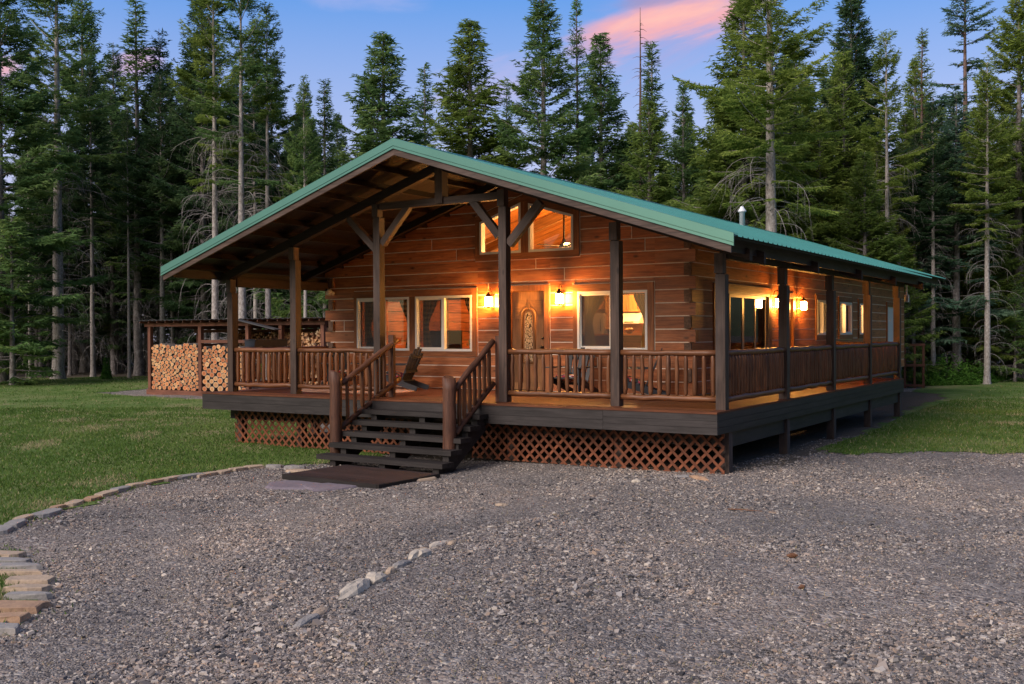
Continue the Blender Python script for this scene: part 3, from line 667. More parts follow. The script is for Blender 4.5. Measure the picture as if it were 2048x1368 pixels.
ff = lambda d: (lambda p: (p[0], D+d, p[1]))
front = logwall('front_wall', 0, ff, 18, lambda k: -11.615 if k % 2 == 0 else -11.31, lambda k: -1.816 if k % 2 == 0 else -2.045,
                [T12, T3, TD, TG], F_open, {10: [-5.49], 9: [-4.78], 8: [-6.73], 7: [-4.86], 5: [-11.0], 2: [-4.0], 0: [-9.1, -3.6], 12: [-8.3, -3.2], 11: [-2.9, -7.6]},
                (1, 0, 0), [(-11.45, 0.012), (-1.95, 0.012), (-1.95, 4.66), (-11.45, 4.66)], roof=True)
fs = lambda d: (lambda p: (XW-d, p[0], p[1]))
part_side = logwall('side_wall', 0, fs, 13, lambda k: D+0.165 if k % 2 == 0 else D-0.012, lambda k: YB,
                [S_trim[k] for k in S_w], [rect(*S_w[k]) for k in S_w], {1: [10.3], 6: [18.6], 3: [15.6], 8: [9.2, 14.4], 9: [12.4], 10: [7.2], 2: [13.3, 18.9]},
                (0, 1, 0), rect(D+0.1, 0.012, YB-0.02, 3.40))
mb = MB()
for k in range(12):
    x0 = D+0.165 if k % 2 == 0 else D-0.012
    mb.box((XL, x0, ZK(k)+0.008), (XL+0.15, YB, ZK(k+1)-0.008), (0, 1, 0))
part(mb, 'side_wall', M['log'])
mb = MB(); mb.prism(roofclip(rect(XL+0.16, 0, XW-0.17, 4.7)), lambda p: (p[0], YB-0.15, p[1]), lambda p: (p[0], YB, p[1]), (1, 0, 0)); part(mb, 'rear_wall', M['log'])
for k in range(1, 12, 2):                                           # sawn ends of the side wall logs at the corners
    for a, b in ((-2.035, -1.886), (-11.462, -11.315)):
        mb = MB(); mb.box((a, D-0.055, ZK(k)+0.012), (b, D-0.0125, ZK(k+1)-0.012), (0, 1, 0)); part(mb, 'log_end', M['logend'], front)
# ---- trim boards round the openings
def trim(outer, holes, fr0, L, parent=cabin):
    mb = MB(); ps = [outer]
    for h in holes: ps = subtract(ps, grow(h, 0.002))
    for P in ps:
        if len(P) > 2 and area2(P) > 1e-4:
            w = max(p[0] for p in P)-min(p[0] for p in P); h = max(p[1] for p in P)-min(p[1] for p in P)
            mb.prism(P, fr0(-0.028), fr0(0.125), L if w > h else (0, 0, 1))
    return part(mb, 'trim', M['trim'], parent)
# ---- windows
def window(x0, z0, x1, z1, side=False, mull=None, scr=None, poly=None, label=None):
    """frame > pane(s), screen; built flat in (x, z) and stood on its wall"""
    f = (lambda d: (lambda p: (XW-d, p[0], p[1]))) if side else (lambda d: (lambda p: (p[0], D+d, p[1])))
    L = (0, 1, 0) if side else (1, 0, 0)
    P = poly or rect(x0, z0, x1, z1); fw = 0.052
    mb = MB()
    if poly:
        cx = sum(p[0] for p in P)/4; 
        inner = []
        for i in range(4):                          # inset polygon
            a, b, c = np.array(P[i-1]), np.array(P[i]), np.array(P[(i+1) % 4])
            n1 = np.array((-(b-a)[1], (b-a)[0])); n1 = n1/np.linalg.norm(n1); n2 = np.array((-(c-b)[1], (c-b)[0])); n2 = n2/np.linalg.norm(n2)
            A = np.array([n1, n2]); bb = np.array([n1@a+fw, n2@c+fw]); inner.append(tuple(np.linalg.solve(A, bb)))
    else: inner = rect(x0+fw, z0+fw, x1-fw, z1-fw)
    for Q in subtract([P], inner): mb.prism(Q, f(-0.035), f(0.10), L)
    if mull:
        mb.prism(rect(mull-0.032, z0+fw+0.001, mull+0.032, z1-fw-0.001), f(-0.022), f(0.07), L)
        a, b = (x0+fw, mull-0.032) if scr == 'l' else (mull+0.032, x1-fw)
        for Q in subtract([rect(a+0.002, z0+fw+0.002, b-0.002, z1-fw-0.002)], rect(a+0.035, z0+fw+0.035, b-0.035, z1-fw-0.035)): mb.prism(Q, f(-0.008), f(0.05), L)
    fo = part(mb, 'window', M['white'], label=label)
    g = MB(); g.prism([(p[0], p[1]) for p in inner], f(0.055), f(0.058), L); part(g, 'pane', M['glass'], fo)
    if scr:
        s = MB(); s.prism(rect(a+0.033, z0+fw+0.033, b-0.033, z1-fw-0.033), f(0.012), f(0.014), L); part(s, 'screen', M['screen'], fo)
    return fo
w1 = window(*W1, mull=-9.755, scr='l'); w2 = window(*W2, mull=-7.965, scr='l'); w3 = window(*W3, mull=-3.64, scr='l')
g1 = window(0, 0, 0, 0, poly=GW1, label='left slanted gable window'); g2 = window(0, 0, 0, 0, poly=GW2, label='right slanted gable window')
trim(T12, [rect(*W1), rect(*W2)], ff, (1, 0, 0)); trim(T3, [rect(*W3)], ff, (1, 0, 0)); trim(TG, [GW1, GW2], ff, (1, 0, 0))
trim(TD, [rect(DOOR[0], -0.1, DOOR[2], DOOR[3])], ff, (0, 0, 1))
for k in ('w4', 'w5', 'w6'):
    v = S_w[k]; window(*v, side=True, mull=(v[0]+v[2])/2, scr=None if k != 'w6' else 'r'); trim(S_trim[k], [rect(*v)], fs, (0, 1, 0))
# ---- sliding door in four glass panels on the right wall
v = S_w['slider']; trim(S_trim['slider'], [rect(*v)], fs, (0, 1, 0))
mb = MB()
for Q in subtract([rect(*v)], rect(v[0]+0.05, v[1]+0.05, v[2]-0.05, v[3]-0.05)): mb.prism(Q, fs(-0.02), fs(0.10), (0, 0, 1))
sd = part(mb, 'sliding_door', M['sliderframe'])
n4 = (v[2]-v[0]-0.1)/4
for i in range(4):
    a = v[0]+0.05+i*n4; b = a+n4; pf = MB(); dd = 0.02 if i in (1, 2) else 0.05
    for Q in subtract([rect(a+0.002, v[1]+0.052, b-0.002, v[3]-0.052)], rect(a+0.06, v[1]+0.14, b-0.06, v[3]-0.12)): pf.prism(Q, fs(dd), fs(dd+0.03), (0, 0, 1))
    part(pf, 'panel_frame', M['sliderframe'], sd)
    g = MB(); g.prism(rect(a+0.055, v[1]+0.135, b-0.055, v[3]-0.115), fs(dd+0.014), fs(dd+0.017), (0, 0, 1)); part(g, 'pane', M['glass'], sd)
for k, m_ in (('door', M['door']), ('rear', M['white'])):
    v = S_w[k]; trim(S_trim[k], [rect(v[0], -0.1, v[2], v[3])], fs, (0, 0, 1)); mb = MB()
    mb.prism(rect(v[0]+0.002, v[1], v[2]-0.002, v[3]-0.002), fs(0.03), fs(0.075), (0, 0, 1))
    for (pa, pb, pc, pd) in ((0.14, 0.18, 0.86, 0.45), (0.14, 0.52, 0.86, 0.93)):
        mb.prism(rect(v[0]+pa*(v[2]-v[0]), v[1]+pb*(v[3]-v[1]), v[0]+pc*(v[2]-v[0]), v[1]+pd*(v[3]-v[1])), fs(0.018), fs(0.03), (0, 0, 1))
    part(mb, 'side_door', m_, label='white rear door' if k == 'rear' else None)
# ---- front door: arched leaded light, raised panels
x0, z0, x1, z1 = DOOR; xc = (x0+x1)/2; yd = D+0.05
mb = MB(); mb.box((x0+0.003, yd, z0), (x1-0.003, yd+0.045, z1-0.003), (0, 0, 1))
def raised(mb, P, y, h=0.012):
    for Q in subtract([P], grow(P, -0.022)): mb.prism(Q, lambda p: (p[0], y-h, p[1]), lambda p: (p[0], y, p[1]), (0, 0, 1))
    G = grow(P, -0.045); mb.prism(G, lambda p: (p[0], y-h*0.8, p[1]), lambda p: (p[0], y, p[1]), (0, 0, 1))
for sx in (-1, 1):
    a = sorted((xc+sx*0.19, xc+sx*0.34)); raised(mb, rect(a[0], z0+0.72, a[1], z0+1.50), yd)
    raised(mb, rect(a[0], z0+0.20, a[1], z0+0.62), yd)
    b = sorted((xc+sx*0.045, xc+sx*0.34)); P = rect(b[0], z0+1.60, b[1], z0+1.95)
    th = [math.pi*i/8 for i in range(9)]
    hole = [(xc+0.235*math.cos(t), z0+1.60+0.235*math.sin(t)) for t in th]+[(xc-0.235, z0+1.0), (xc+0.235, z0+1.0)]
    for Q in subtract([P], hole): mb.prism(Q, lambda p: (p[0], yd-0.010, p[1]), lambda p: (p[0], yd, p[1]), (1, 0, 0))
raised(mb, rect(xc-0.13, z0+0.20, xc+0.13, z0+0.46), yd)
arc = [(xc+0.165*math.cos(t), yd-0.004, z0+1.60+0.165*math.sin(t)) for t in [math.pi*i/14 for i in range(15)]]
mb.tube([(xc+0.165, yd-0.004, z0+0.58)]+arc+[(xc-0.165, yd-0.004, z0+0.58), (xc+0.165, yd-0.004, z0+0.5801)], 0.026, 8)
arc2 = [(xc+0.105*math.cos(t), yd-0.006, z0+1.60+0.105*math.sin(t)) for t in [math.pi*i/14 for i in range(15)]]
mb.tube([(xc+0.105, yd-0.006, z0+0.62)]+arc2+[(xc-0.105, yd-0.006, z0+0.62)], 0.014, 6)
mb.box((xc-0.03, yd-0.016, z0+1.77), (xc+0.03, yd, z0+1.90), (0, 0, 1))
fd = part(mb, 'front_door', M['door'])
mb = MB(); P = [(xc+0.1*math.cos(t), z0+1.60+0.1*math.sin(t)) for t in [math.pi*i/12 for i in range(13)]]+[(xc-0.1, z0+0.62), (xc+0.1, z0+0.62)]
mb.prism(P, lambda p: (p[0], yd-0.008, p[1]), lambda p: (p[0], yd+0.05, p[1]), (0, 0, 1)); part(mb, 'leaded_glass', M['leaded'], fd)
mb = MB(); mb.lathe([(0.0, 0), (0.028, 0), (0.028, 0.012), (0.012, 0.016), (0.012, 0.05), (0.03, 0.055), (0.034, 0.075), (0.0, 0.09)], 14); part(mb, 'door_handle', M['black'], fd, loc=(x1-0.075, yd, z0+0.93), rot=(R(90), 0, 0))
mb = MB(); mb.lathe([(0.0, 0), (0.03, 0), (0.028, 0.02), (0.0, 0.022)], 14); part(mb, 'lock', M['black'], fd, loc=(x1-0.075, yd, z0+1.12), rot=(R(90), 0, 0))
mb = MB(); mb.box((x0-0.02, D-0.05, 0.002), (x1+0.02, D+0.12, 0.034)); part(mb, 'threshold', M['bronze'])
# ---- rooms behind the windows
mb = MB(); mb.box((XL+0.16, D+0.17, -0.02), (XW-0.17, YB-0.16, 0.03), (0, 1, 0)); part(mb, 'room_floor', M['inwood'])
for sgn in (-1, 1):
    mb = MB(); xe = XW-0.17 if sgn > 0 else XL+0.16; y0 = D+0.165
    while y0 < YB-0.16:                                             # ceiling boards, one run each
        y1 = min(y0+0.12, YB-0.16)
        mb.add([(RX, y0, zt(RX, -0.085)), (xe, y0, zt(xe, -0.085)), (xe, y1-0.006, zt(xe, -0.085)), (RX, y1-0.006, zt(RX, -0.085)),
                (RX, y0, zt(RX, -0.07)), (xe, y0, zt(xe, -0.07)), (xe, y1-0.006, zt(xe, -0.07)), (RX, y1-0.006, zt(RX, -0.07))], MB.BF, (1, 0, 0)); y0 = y1
    part(mb, 'ceiling', M['ceilwood'])
mb = MB(); mb.box((RX-0.09, D+0.18, zt(RX, -0.40)), (RX+0.09, YB-0.2, zt(RX, -0.12)), (0, 1, 0))
for yy in (6.4, 9.6):
    for sgn in (-1, 1):
        xe = XW-0.2 if sgn > 0 else XL+0.2
        mb.beam((RX+sgn*0.1, yy, zt(RX, -0.27)-0.02), (xe, yy, zt(xe, -0.25)), 0.10, 0.22)
part(mb, 'ceiling_beam', M['inwood'])
mb = MB(); mb.box((-5.0, 8.6, 0.03), (XW-0.17, 8.72, 2.75)); mb.box((-11.3, 9.4, 0.03), (-5.02, 9.52, 2.6)); part(mb, 'partition', M['inwood'])
mb = MB(); mb.box((-6.85, 5.6, 0.03), (-6.68, 5.77, 2.12), (0, 0, 1)); mb.box((-9.9, 5.62, 0.03), (-9.74, 5.78, 2.12), (0, 0, 1)); mb.box((-11.2, 5.58, 2.13), (-5.4, 5.79, 2.36), (1, 0, 0)); part(mb, 'interior_posts', M['inwood'])

# ---- the roof
def ribs(y0, y1):
    ys = []; y = y0
    while y < y1:
        for dy, h in ((0, 0), (0.155, 0), (0.172, 0.02), (0.205, 0.02), (0.222, 0)):
            if y+dy < y1: ys.append((y+dy, h))
        y += 0.232
    return ys+[(y1, 0)]
RY0, RY1, RYE = -1.35, 23.5, 13.8
XE, XEL, XEB = 0.64, -12.11, -0.68
mb = MB(); ys = ribs(RY0, RY1)
def strip(xa, xb, yl):
    vs = []
    for y, h in yl: vs += [(xa, y, zt(xa, h)), (xb, y, zt(xb, h)), (xb, y, zt(xb, h-0.004)), (xa, y, zt(xa, h-0.004))]
    fs_ = []
    for i in range(len(yl)-1):
        a = 4*i; b = a+4; fs_ += [(a, a+1, b+1, b), (a+3, b+3, b+2, a+2), (a+1, a+2, b+2, b+1)]
    mb.add(vs, fs_, (1, 0, 0), 0.5)
strip(RX, XEB, ys); strip(XEB, XE, [p for p in ys if p[0] <= RYE]); strip(RX, XEL, ys)
roof = part(mb, 'roof', M['roof'])
mb = MB()
for sgn in (-1, 1):
    xe = RX+sgn*0.17
    mb.add([(RX, RY0, zt(RX, 0.035)), (xe, RY0, zt(xe, 0.03)), (xe, RY1, zt(xe, 0.03)), (RX, RY1, zt(RX, 0.035)), (RX, RY0, zt(RX, 0.031)), (xe, RY0, zt(xe, 0.022)), (xe, RY1, zt(xe, 0.022)), (RX, RY1, zt(RX, 0.031))], MB.BF, (0, 1, 0))
part(mb, 'ridge_cap', M['roof'], roof)
def slopeboard(mb, xa, xb, o1, o0, y0, y1, L=(1, 0, 0), tint=None):
    """slab between two heights below the roof line, from xa to xb, y0 to y1"""
    mb.prism([(xa, zt(xa, o0)), (xb, zt(xb, o0)), (xb, zt(xb, o1)), (xa, zt(xa, o1))], lambda p: (p[0], y0, p[1]), lambda p: (p[0], y1, p[1]), L, tint)
mb = MB(); y = RY0+0.02
while y < RY1-0.02:                                                  # deck boards under the metal
    y2 = min(y+0.185, RY1-0.02)
    slopeboard(mb, RX, XE-0.05 if y < RYE-0.2 else XEB-0.05, -0.008, -0.05, y, y2-0.004); slopeboard(mb, XEL+0.05, RX, -0.008, -0.05, y, y2-0.004); y = y2
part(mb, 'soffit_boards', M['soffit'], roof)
for side in (-1, 1):
    xe = XE+0.02 if side > 0 else XEL-0.02
    xa, xb = (RX, xe) if side > 0 else (xe, RX)
    mb = MB()
    slopeboard(mb, xa, xb, 0.034, -0.095, RY0-0.024, RY0-0.002, (1, 0, 0)); slopeboard(mb, xa, xb, -0.097, -0.107, RY0-0.010, RY0-0.002); slopeboard(mb, xa, xb, -0.109, -0.15, RY0-0.028, RY0-0.002)
    slopeboard(mb, xa, xb, 0.040, 0.035, RY0-0.024, RY0+0.16)
    part(mb, 'roof_trim', M['rooftrim'], roof)
    xb2, xa2 = (XE-0.03, RX) if side > 0 else (RX, XEL+0.03)
    mb = MB(); slopeboard(mb, xa2, xb2, -0.152, -0.262, RY0+0.0, RY0+0.04, (1, 0, 0)); part(mb, 'barge_board', M['timber'])
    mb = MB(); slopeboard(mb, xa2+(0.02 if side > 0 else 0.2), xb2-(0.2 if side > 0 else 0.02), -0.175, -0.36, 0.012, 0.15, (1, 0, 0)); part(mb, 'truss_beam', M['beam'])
for side, n in ((1, 10), (-1, 10)):
    for i in range(n):
        x = RX+side*(0.12+0.645*i)
        if not (XEL+0.05 < x < XE-0.1): continue
        y1 = D-0.01 if XL < x < XW else 13.6
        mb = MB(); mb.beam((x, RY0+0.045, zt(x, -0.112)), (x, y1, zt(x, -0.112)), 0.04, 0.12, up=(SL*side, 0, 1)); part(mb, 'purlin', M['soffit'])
for y in [0.56]+[3.62+3.27*k for k in range(4)]:
    mb = MB(); slopeboard(mb, XW+0.01 if y > D else -1.2, 0.46, -0.175, -0.37, y, y+0.09, (1, 0, 0)); part(mb, 'rafter', M['beam'])
for y in (2.3,):
    mb = MB(); slopeboard(mb, XEL+0.12, RX-0.1, -0.175, -0.33, y, y+0.09); part(mb, 'rafter', M['soffit'])
    mb = MB(); slopeboard(mb, RX+0.1, -0.2, -0.175, -0.33, y, y+0.09); part(mb, 'rafter', M['soffit'])
mb = MB(); mb.box((0.30, RY0+0.05, zt(0.3, -0.29)), (0.34, RYE-0.05, zt(0.34, -0.052)), (0, 1, 0)); part(mb, 'eave_board', M['fascia'])
mb = MB(); mb.box((XEL+0.25, RY0+0.05, zt(XEL+0.25, -0.28)), (XEL+0.29, RY1-0.05, zt(XEL+0.25, -0.052)), (0, 1, 0)); part(mb, 'eave_board', M['fascia'])
mb = MB(); mb.box((XEB-0.30, RYE, zt(XEB-0.3, -0.28)), (XEB-0.26, RY1-0.05, zt(XEB-0.26, -0.052)), (0, 1, 0)); part(mb, 'eave_board', M['fascia'])
mb = MB(); mb.box((-0.15, 0.17, 2.46), (-0.02, 13.5, 2.66), (0, 1, 0)); part(mb, 'porch_beam', M['beam'])
mb = MB(); mb.box((PX[0]-0.15, 0.17, 2.33), (PX[0]-0.02, 4.0, 2.53), (0, 1, 0)); part(mb, 'porch_beam', M['beam'])
# vent pipe on the far roof
vx, vy = -5.2, 15.1
mb = MB(); mb.lathe([(0.085, -0.05), (0.085, 0.42), (0.13, 0.43), (0.13, 0.47), (0.06, 0.56), (0.05, 0.60), (0.0, 0.605)], 16); part(mb, 'vent_pipe', M['vent'], roof, loc=(vx, vy, zt(vx)))

# ---- posts, plates, king post, tie and braces
def post(x, y, zlow, ztop):
    mb = MB(); mb.box((x-0.165, y, 0.002), (x, y+0.165, zlow), (0, 0, 1)); p = part(mb, 'post', M['timber'])
    mb = MB(); mb.box((x-0.178, y-0.018, zlow+0.016), (x-0.03, y+0.14, ztop), (0, 0, 1)); mb.box((x-0.15, y+0.01, zlow), (x-0.05, y+0.12, zlow+0.016), (0, 0, 1)); part(mb, 'post_plate', M['timber'], p)
for x, zl in zip(PX, (2.19, 2.83, 3.585, 3.595, 2.845, 2.205)): post(x, 0, zl, min(zt(x-0.17), zt(x-0.03))-0.36)
for y in SY: post(0, y, 2.14, 2.46)
mb = MB(); mb.box((-5.815, -0.03, 3.755), (-5.64, 0.16, zt(-5.815)-0.10), (0, 0, 1)); part(mb, 'king_post', M['timber'])
mb = MB(); mb.box((PX[2]-0.02, 0.01, 3.735), (PX[3]-0.16, 0.15, 3.875), (1, 0, 0)); part(mb, 'tie_beam', M['timber'])
for a, b, w in (((-7.33, 2.93), (-8.08, 3.62), 0.13), ((-7.20, 3.06), (-6.52, 3.79), 0.13), ((-4.40, 3.06), (-5.02, 3.79), 0.14), ((-4.19, 2.90), (-3.50, 3.63), 0.16)):
    mb = MB(); mb.beam((a[0], 0.085, a[1]), (b[0], 0.085, b[1]), w, 0.12, up=(0, 1, 0)); part(mb, 'brace', M['timber'])

# ---- porch deck
mb = MB(); y = -0.48
while y < D-0.02:
    xs = [-11.915, random.uniform(-9, -6), random.uniform(-5, -2), 0.048]
    y2 = min(y+0.14, D-0.015)
    for i in range(3): mb.box((xs[i]+0.002, y, -0.032), (xs[i+1]-0.002, y2-0.006, 0), (1, 0, 0))
    y = y2
x = XW+0.005
while x < 0.04:
    x2 = min(x+0.14, 0.048); m_ = random.uniform(6, 10)
    mb.box((x, D-0.012, -0.032), (x2-0.006, m_, 0.0), (0, 1, 0)); mb.box((x, m_+0.004, -0.032), (x2-0.006, 13.03, 0.0), (0, 1, 0)); x = x2
part(mb, 'deck_floor', M['deck'])
def rim(name, a, b, planks, axis):
    mb = MB(); z = -0.034; h = 0.331/planks
    for i in range(planks):
        if axis == 'x': mb.box((a, -0.47, z-h+0.004), (b, -0.43+0.004*i, z), (1, 0, 0))
        else: mb.box((0.0-0.003*i, a, z-h+0.004), (0.042, b, z), (0, 1, 0))
        z -= h
    return part(mb, name, M['fascia'])
rim('rim_board', -11.905, -1.985, 2, 'x'); rim('rim_board', -1.98, 0.044, 3, 'x'); rim('rim_board', -0.428, 6.6, 3, 'y'); rim('rim_board', 6.605, 13.02, 3, 'y')
mb = MB(); mb.box((-11.905, -0.428, -0.365), (-11.865, D, -0.034), (0, 1, 0)); part(mb, 'rim_board', M['fascia'])
mb = MB(); mb.box((-11.86, D-0.06, -0.365), (XL, D-0.02, -0.034), (1, 0, 0)); part(mb, 'rim_board', M['fascia'])
mb = MB(); mb.box((-0.12, 0.17, -0.63), (-0.05, 6.59, -0.366), (0, 1, 0)); mb.box((-0.117, 6.60, -0.63), (-0.047, 13.0, -0.366), (0, 1, 0)); part(mb, 'deck_beam', M['fascia'])
mb = MB(); mb.box((-11.6, 0.06, -0.6), (-7.4, 0.12, -0.366), (1, 0, 0)); mb.box((-4.2, 0.06, -0.6), (-0.13, 0.12, -0.366), (1, 0, 0)); mb.box((-11.6, 2.7, -0.6), (-0.13, 2.76, -0.366), (1, 0, 0)); part(mb, 'deck_beam', M['fascia'])
mb = MB(); mb.box((XL+0.1, D+0.05, -1.3), (XW-0.1, D+0.15, -0.03), (1, 0, 0)); mb.box((XW-0.2, D+0.05, -1.3), (XW-0.1, YB-0.1, -0.03), (0, 1, 0)); part(mb, 'foundation_skirt', M['fascia'])
for x, y in [(PX[0]+0.1, 0.16), (PX[1], 0.16), (PX[2]-0.1, 0.16), (-4.15, 0.16), (-1.93, 0.16), (0.0, 0.16)]+[(0.0, y) for y in SY]+[(PX[0], 2.6), (PX[1], 2.6), (-4.15, 2.6), (-1.93, 2.6)]:
    mb = MB(); mb.box((x-0.16, y, -1.35), (x+0.0, y+0.16, -0.367), (0, 0, 1)); part(mb, 'pier', M['pier'])
def lattice(x0, x1, z0, z1):
    mb = MB(); B = rect(x0, z0, x1, z1); dx = 0.20; w = 0.046; h = z1-z0
    for fam, y in ((1, 0.0), (-1, 0.012)):
        x = x0-h-0.2 if fam > 0 else x0
        while x < x1+h+0.2:
            # slat at 45 degrees through (x, z1)
            e = fam
            P = [(x, z1), (x+w*1.41, z1), (x+w*1.41+e*(h+0.02), z1-h-0.02), (x+e*(h+0.02), z1-h-0.02)]
            if fam < 0: P = P[::-1]
            for nrm, d in (((1, 0), x1), ((-1, 0), -x0), ((0, 1), z1), ((0, -1), -z0)):
                P = clip(P, nrm, d) if P else []
            if P and area2(P) > 3e-4: mb.prism(P, lambda p, y=y: (p[0], y, p[1]), lambda p, y=y: (p[0], y+0.009, p[1]), (fam*0.707, 0, -0.707))
            x += dx
    return part(mb, 'lattice_panel', M['lattice'])
lattice(-11.40, -9.05, -1.13, -0.366); lattice(-9.045, -6.45, -1.12, -0.366); lattice(-5.0, -2.02, -1.07, -0.366); lattice(-2.015, -0.02, -1.06, -0.366)

# ---- log railings
def logtube(mb, p0, p1, r, n=8, wav=0.006):
    m_ = max(3, int(np.linalg.norm(np.array(p1)-np.array(p0))/0.22)); p0 = np.array(p0, float); p1 = np.array(p1, float)
    pts = [p0+(p1-p0)*i/m_+RNG.normal(0, wav, 3)*(0 < i < m_) for i in range(m_+1)]
    mb.tube(pts, [r*random.uniform(0.9, 1.1) for _ in pts], n)
def bal(mb, p0, p1, r):
    p0 = np.array(p0, float); p1 = np.array(p1, float); k = random.uniform(0.85, 1.15)
    pts = [p0+(p1-p0)*t+np.array((random.uniform(-.006, .006), random.uniform(-.006, .006), 0)) for t in (0, 0.07, 0.14, 0.4, 0.62, 0.86, 0.93, 1)]
    mb.tube(pts, [r*0.55*k, r*0.8*k, r*k, r*k*random.uniform(.92, 1.1), r*k*random.uniform(.9, 1.1), r*k*0.97, r*0.78*k, r*0.55*k], 8)
OTHER = MB()
def railing(p0, p1, n, single=True, r=0.040):
    p0 = np.array(p0, float); p1 = np.array(p1, float); mb = MB()
    logtube(mb, p0+(0, 0, 0.925), p1+(0, 0, 0.925), 0.052); logtube(mb, p0+(0, 0, 0.165), p1+(0, 0, 0.165), 0.052)
    rl = part(mb, 'railing', M['rail'])
    for i in range(n):
        q = p0+(p1-p0)*(i+0.55)/(n+0.1)
        if single:
            b = MB(); bal(b, q+(0, 0, 0.19), q+(0, 0, 0.90), r); part(b, 'baluster', M['rail'], rl)
        else: bal(OTHER, q+(0, 0, 0.19), q+(0, 0, 0.90), r)
for i, n in ((0, 11), (1, 13), (3, 13), (4, 11)): railing((PX[i]-0.01, 0.085, 0), (PX[i+1]-0.155, 0.085, 0), n)
ends = [0.0]+SY
for i in range(4): railing((-0.08, ends[i]+0.16, 0), (-0.08, ends[i+1]+0.01, 0), 22, i == 0)
railing((PX[0]-0.08, 0.16, 0), (PX[0]-0.08, D+0.02, 0), 20, False); railing((XW+0.02, 12.86, 0), (-0.15, 12.86, 0), 11, False)
o = part(OTHER, 'balusters', M['rail']); o['kind'] = 'stuff'

# ---- the steps
for k in range(1, 6):
    yf = -0.47-0.29*k; z = -0.187*k; mb = MB()
    xl, xr = (-7.10, -4.30) if k < 5 else (-7.14, -4.27)
    mb.box((xl, yf, z-0.085), (xr, yf+0.165, z), (1, 0, 0)); mb.box((xl, yf+0.172, z-0.085), (xr, yf+0.335, z-0.002), (1, 0, 0)); part(mb, 'tread', M['tread'])
for x in (-6.86, -5.7, -4.52):
    P = [(-0.43, -0.19)]
    for k in range(1, 6):
        yf = -0.47-0.29*k; P += [(yf+0.30, -0.187*k-0.087), (yf+0.055, -0.187*k-0.087)]
    mb = MB()
    for k in range(1, 6):
        yf = -0.47-0.29*k; mb.box((x, yf+0.06, -0.187*(k+1)-0.02), (x+0.13, yf+0.33, -0.187*k-0.087), (0, 0, 1))
    mb.beam((x+0.065, -0.44, -0.40), (x+0.065, -1.85, -1.27), 0.11, 0.2)
    part(mb, 'stringer', M['tread'])
newels = []
for x, y, top in ((-7.13, -1.40, 0.545), (-4.565, -1.30, 0.485)):
    mb = MB(); zs = np.linspace(-1.12, top, 9)
    mb.tube([(x+random.uniform(-.006, .006), y+random.uniform(-.006, .006), z) for z in zs]+[(x, y, top+0.012)], [0.118*random.uniform(0.95, 1.04) for _ in zs]+[0.10], 14, jit=0.02)
    part(mb, 'newel_post', M['newel'])
for x, a, b, c, d_ in ((-7.085, (-1.30, 0.335), (0.36, 1.13), (-1.34, -0.50), (0.44, 0.36)), (-4.50, (-1.22, 0.285), (-0.02, 1.12), (-1.22, -0.50), (-0.02, 0.34))):
    mb = MB(); logtube(mb, (x, a[0], a[1]), (x, b[0], b[1]), 0.056); logtube(mb, (x, c[0], c[1]), (x, d_[0], d_[1]), 0.055)
    sr = part(mb, 'stair_railing', M['newel'])
    for i in range(7):
        t = (i+0.8)/7.6; y = a[0]+(b[0]-a[0])*t; zt_ = a[1]+(b[1]-a[1])*t; zb = c[1]+(d_[1]-c[1])*(y-c[0])/(d_[0]-c[0])
        q = MB(); bal(q, (x, y, zb+0.02), (x, y, zt_-0.02), 0.040); part(q, 'baluster', M['rail'], sr)
mb = MB(); mb.box((-7.15, 0.17, 0.002), (-7.02, 0.24, 1.24), (0, 0, 1)); part(mb, 'rail_post', M['newel'])
mb = MB(); mb.box((-4.475, 0.02, 0.002), (-4.385, 0.10, 1.22), (0, 0, 1)); part(mb, 'rail_post', M['newel'])
# ================================================================== things on and in the cabin
def cpy(root, name=None, loc=None, rz=None, label=None, group=None):
    r = root.copy(); COL.objects.link(r)
    if loc is not None: r.location = loc
    if rz is not None: r.rotation_euler = (0, 0, rz)
    if label: r['label'] = label
    if group: r['group'] = group
    for ch in list(root.children):
        c = ch.copy(); COL.objects.link(c); c.parent = r
        for g in list(ch.children):
            q = g.copy(); COL.objects.link(q); q.parent = c
    return r
# ---- wall lanterns: local -y points away from the wall
def lantern(loc, rz, label):
    t = empty('wall_lantern', loc, rz, label, 'lantern', 'glowing wall lanterns on the cabin')
    b = MB(); b.box((-0.045, -0.015, -0.16), (0.045, -0.002, 0.16), (0, 0, 1))
    b.tube([(0, -0.01, 0.02), (0, -0.06, 0.10), (0, -0.06, 0.24), (0, -0.09, 0.29), (0, -0.14, 0.30), (0, -0.175, 0.26), (0, -0.175, 0.20)], 0.009, 8)
    b.tube([(0, -0.01, -0.06), (0, -0.05, -0.02), (0, -0.06, 0.05)], 0.007, 6)
    b.build('bracket', M['bronze'], t)
    c = MB(); c.lathe([(0.012, 0.21), (0.022, 0.195), (0.03, 0.175), (0.085, 0.125), (0.09, 0.10), (0.02, 0.10)], 16, (0, -0.175, 0)); c.build('cap', M['bronze'], t)
    g = MB(); g.lathe([(0.062, -0.11), (0.075, -0.10), (0.075, 0.09), (0.068, 0.098)], 16, (0, -0.175, 0)); g.build('glass_shade', M['lampglass'], t)
    k = MB()
    for i in range(4):
        a = R(45+90*i); x, y = 0.081*math.cos(a), -0.175+0.081*math.sin(a); k.tube([(x, y, -0.11), (x, y, 0.11)], 0.005, 5)
    k.lathe([(0.0, -0.15), (0.03, -0.14), (0.085, -0.12), (0.085, -0.108), (0.02, -0.108)], 16, (0, -0.175, 0)); k.build('cage', M['bronze'], t)
    return t
l1 = on(977, 603, 1, D-0.175); l2 = on(1118.5, 597, 1, D-0.175)
lantern((l1[0], D, l1[2]), 0, 'glowing lantern on the front log wall left of the front door')
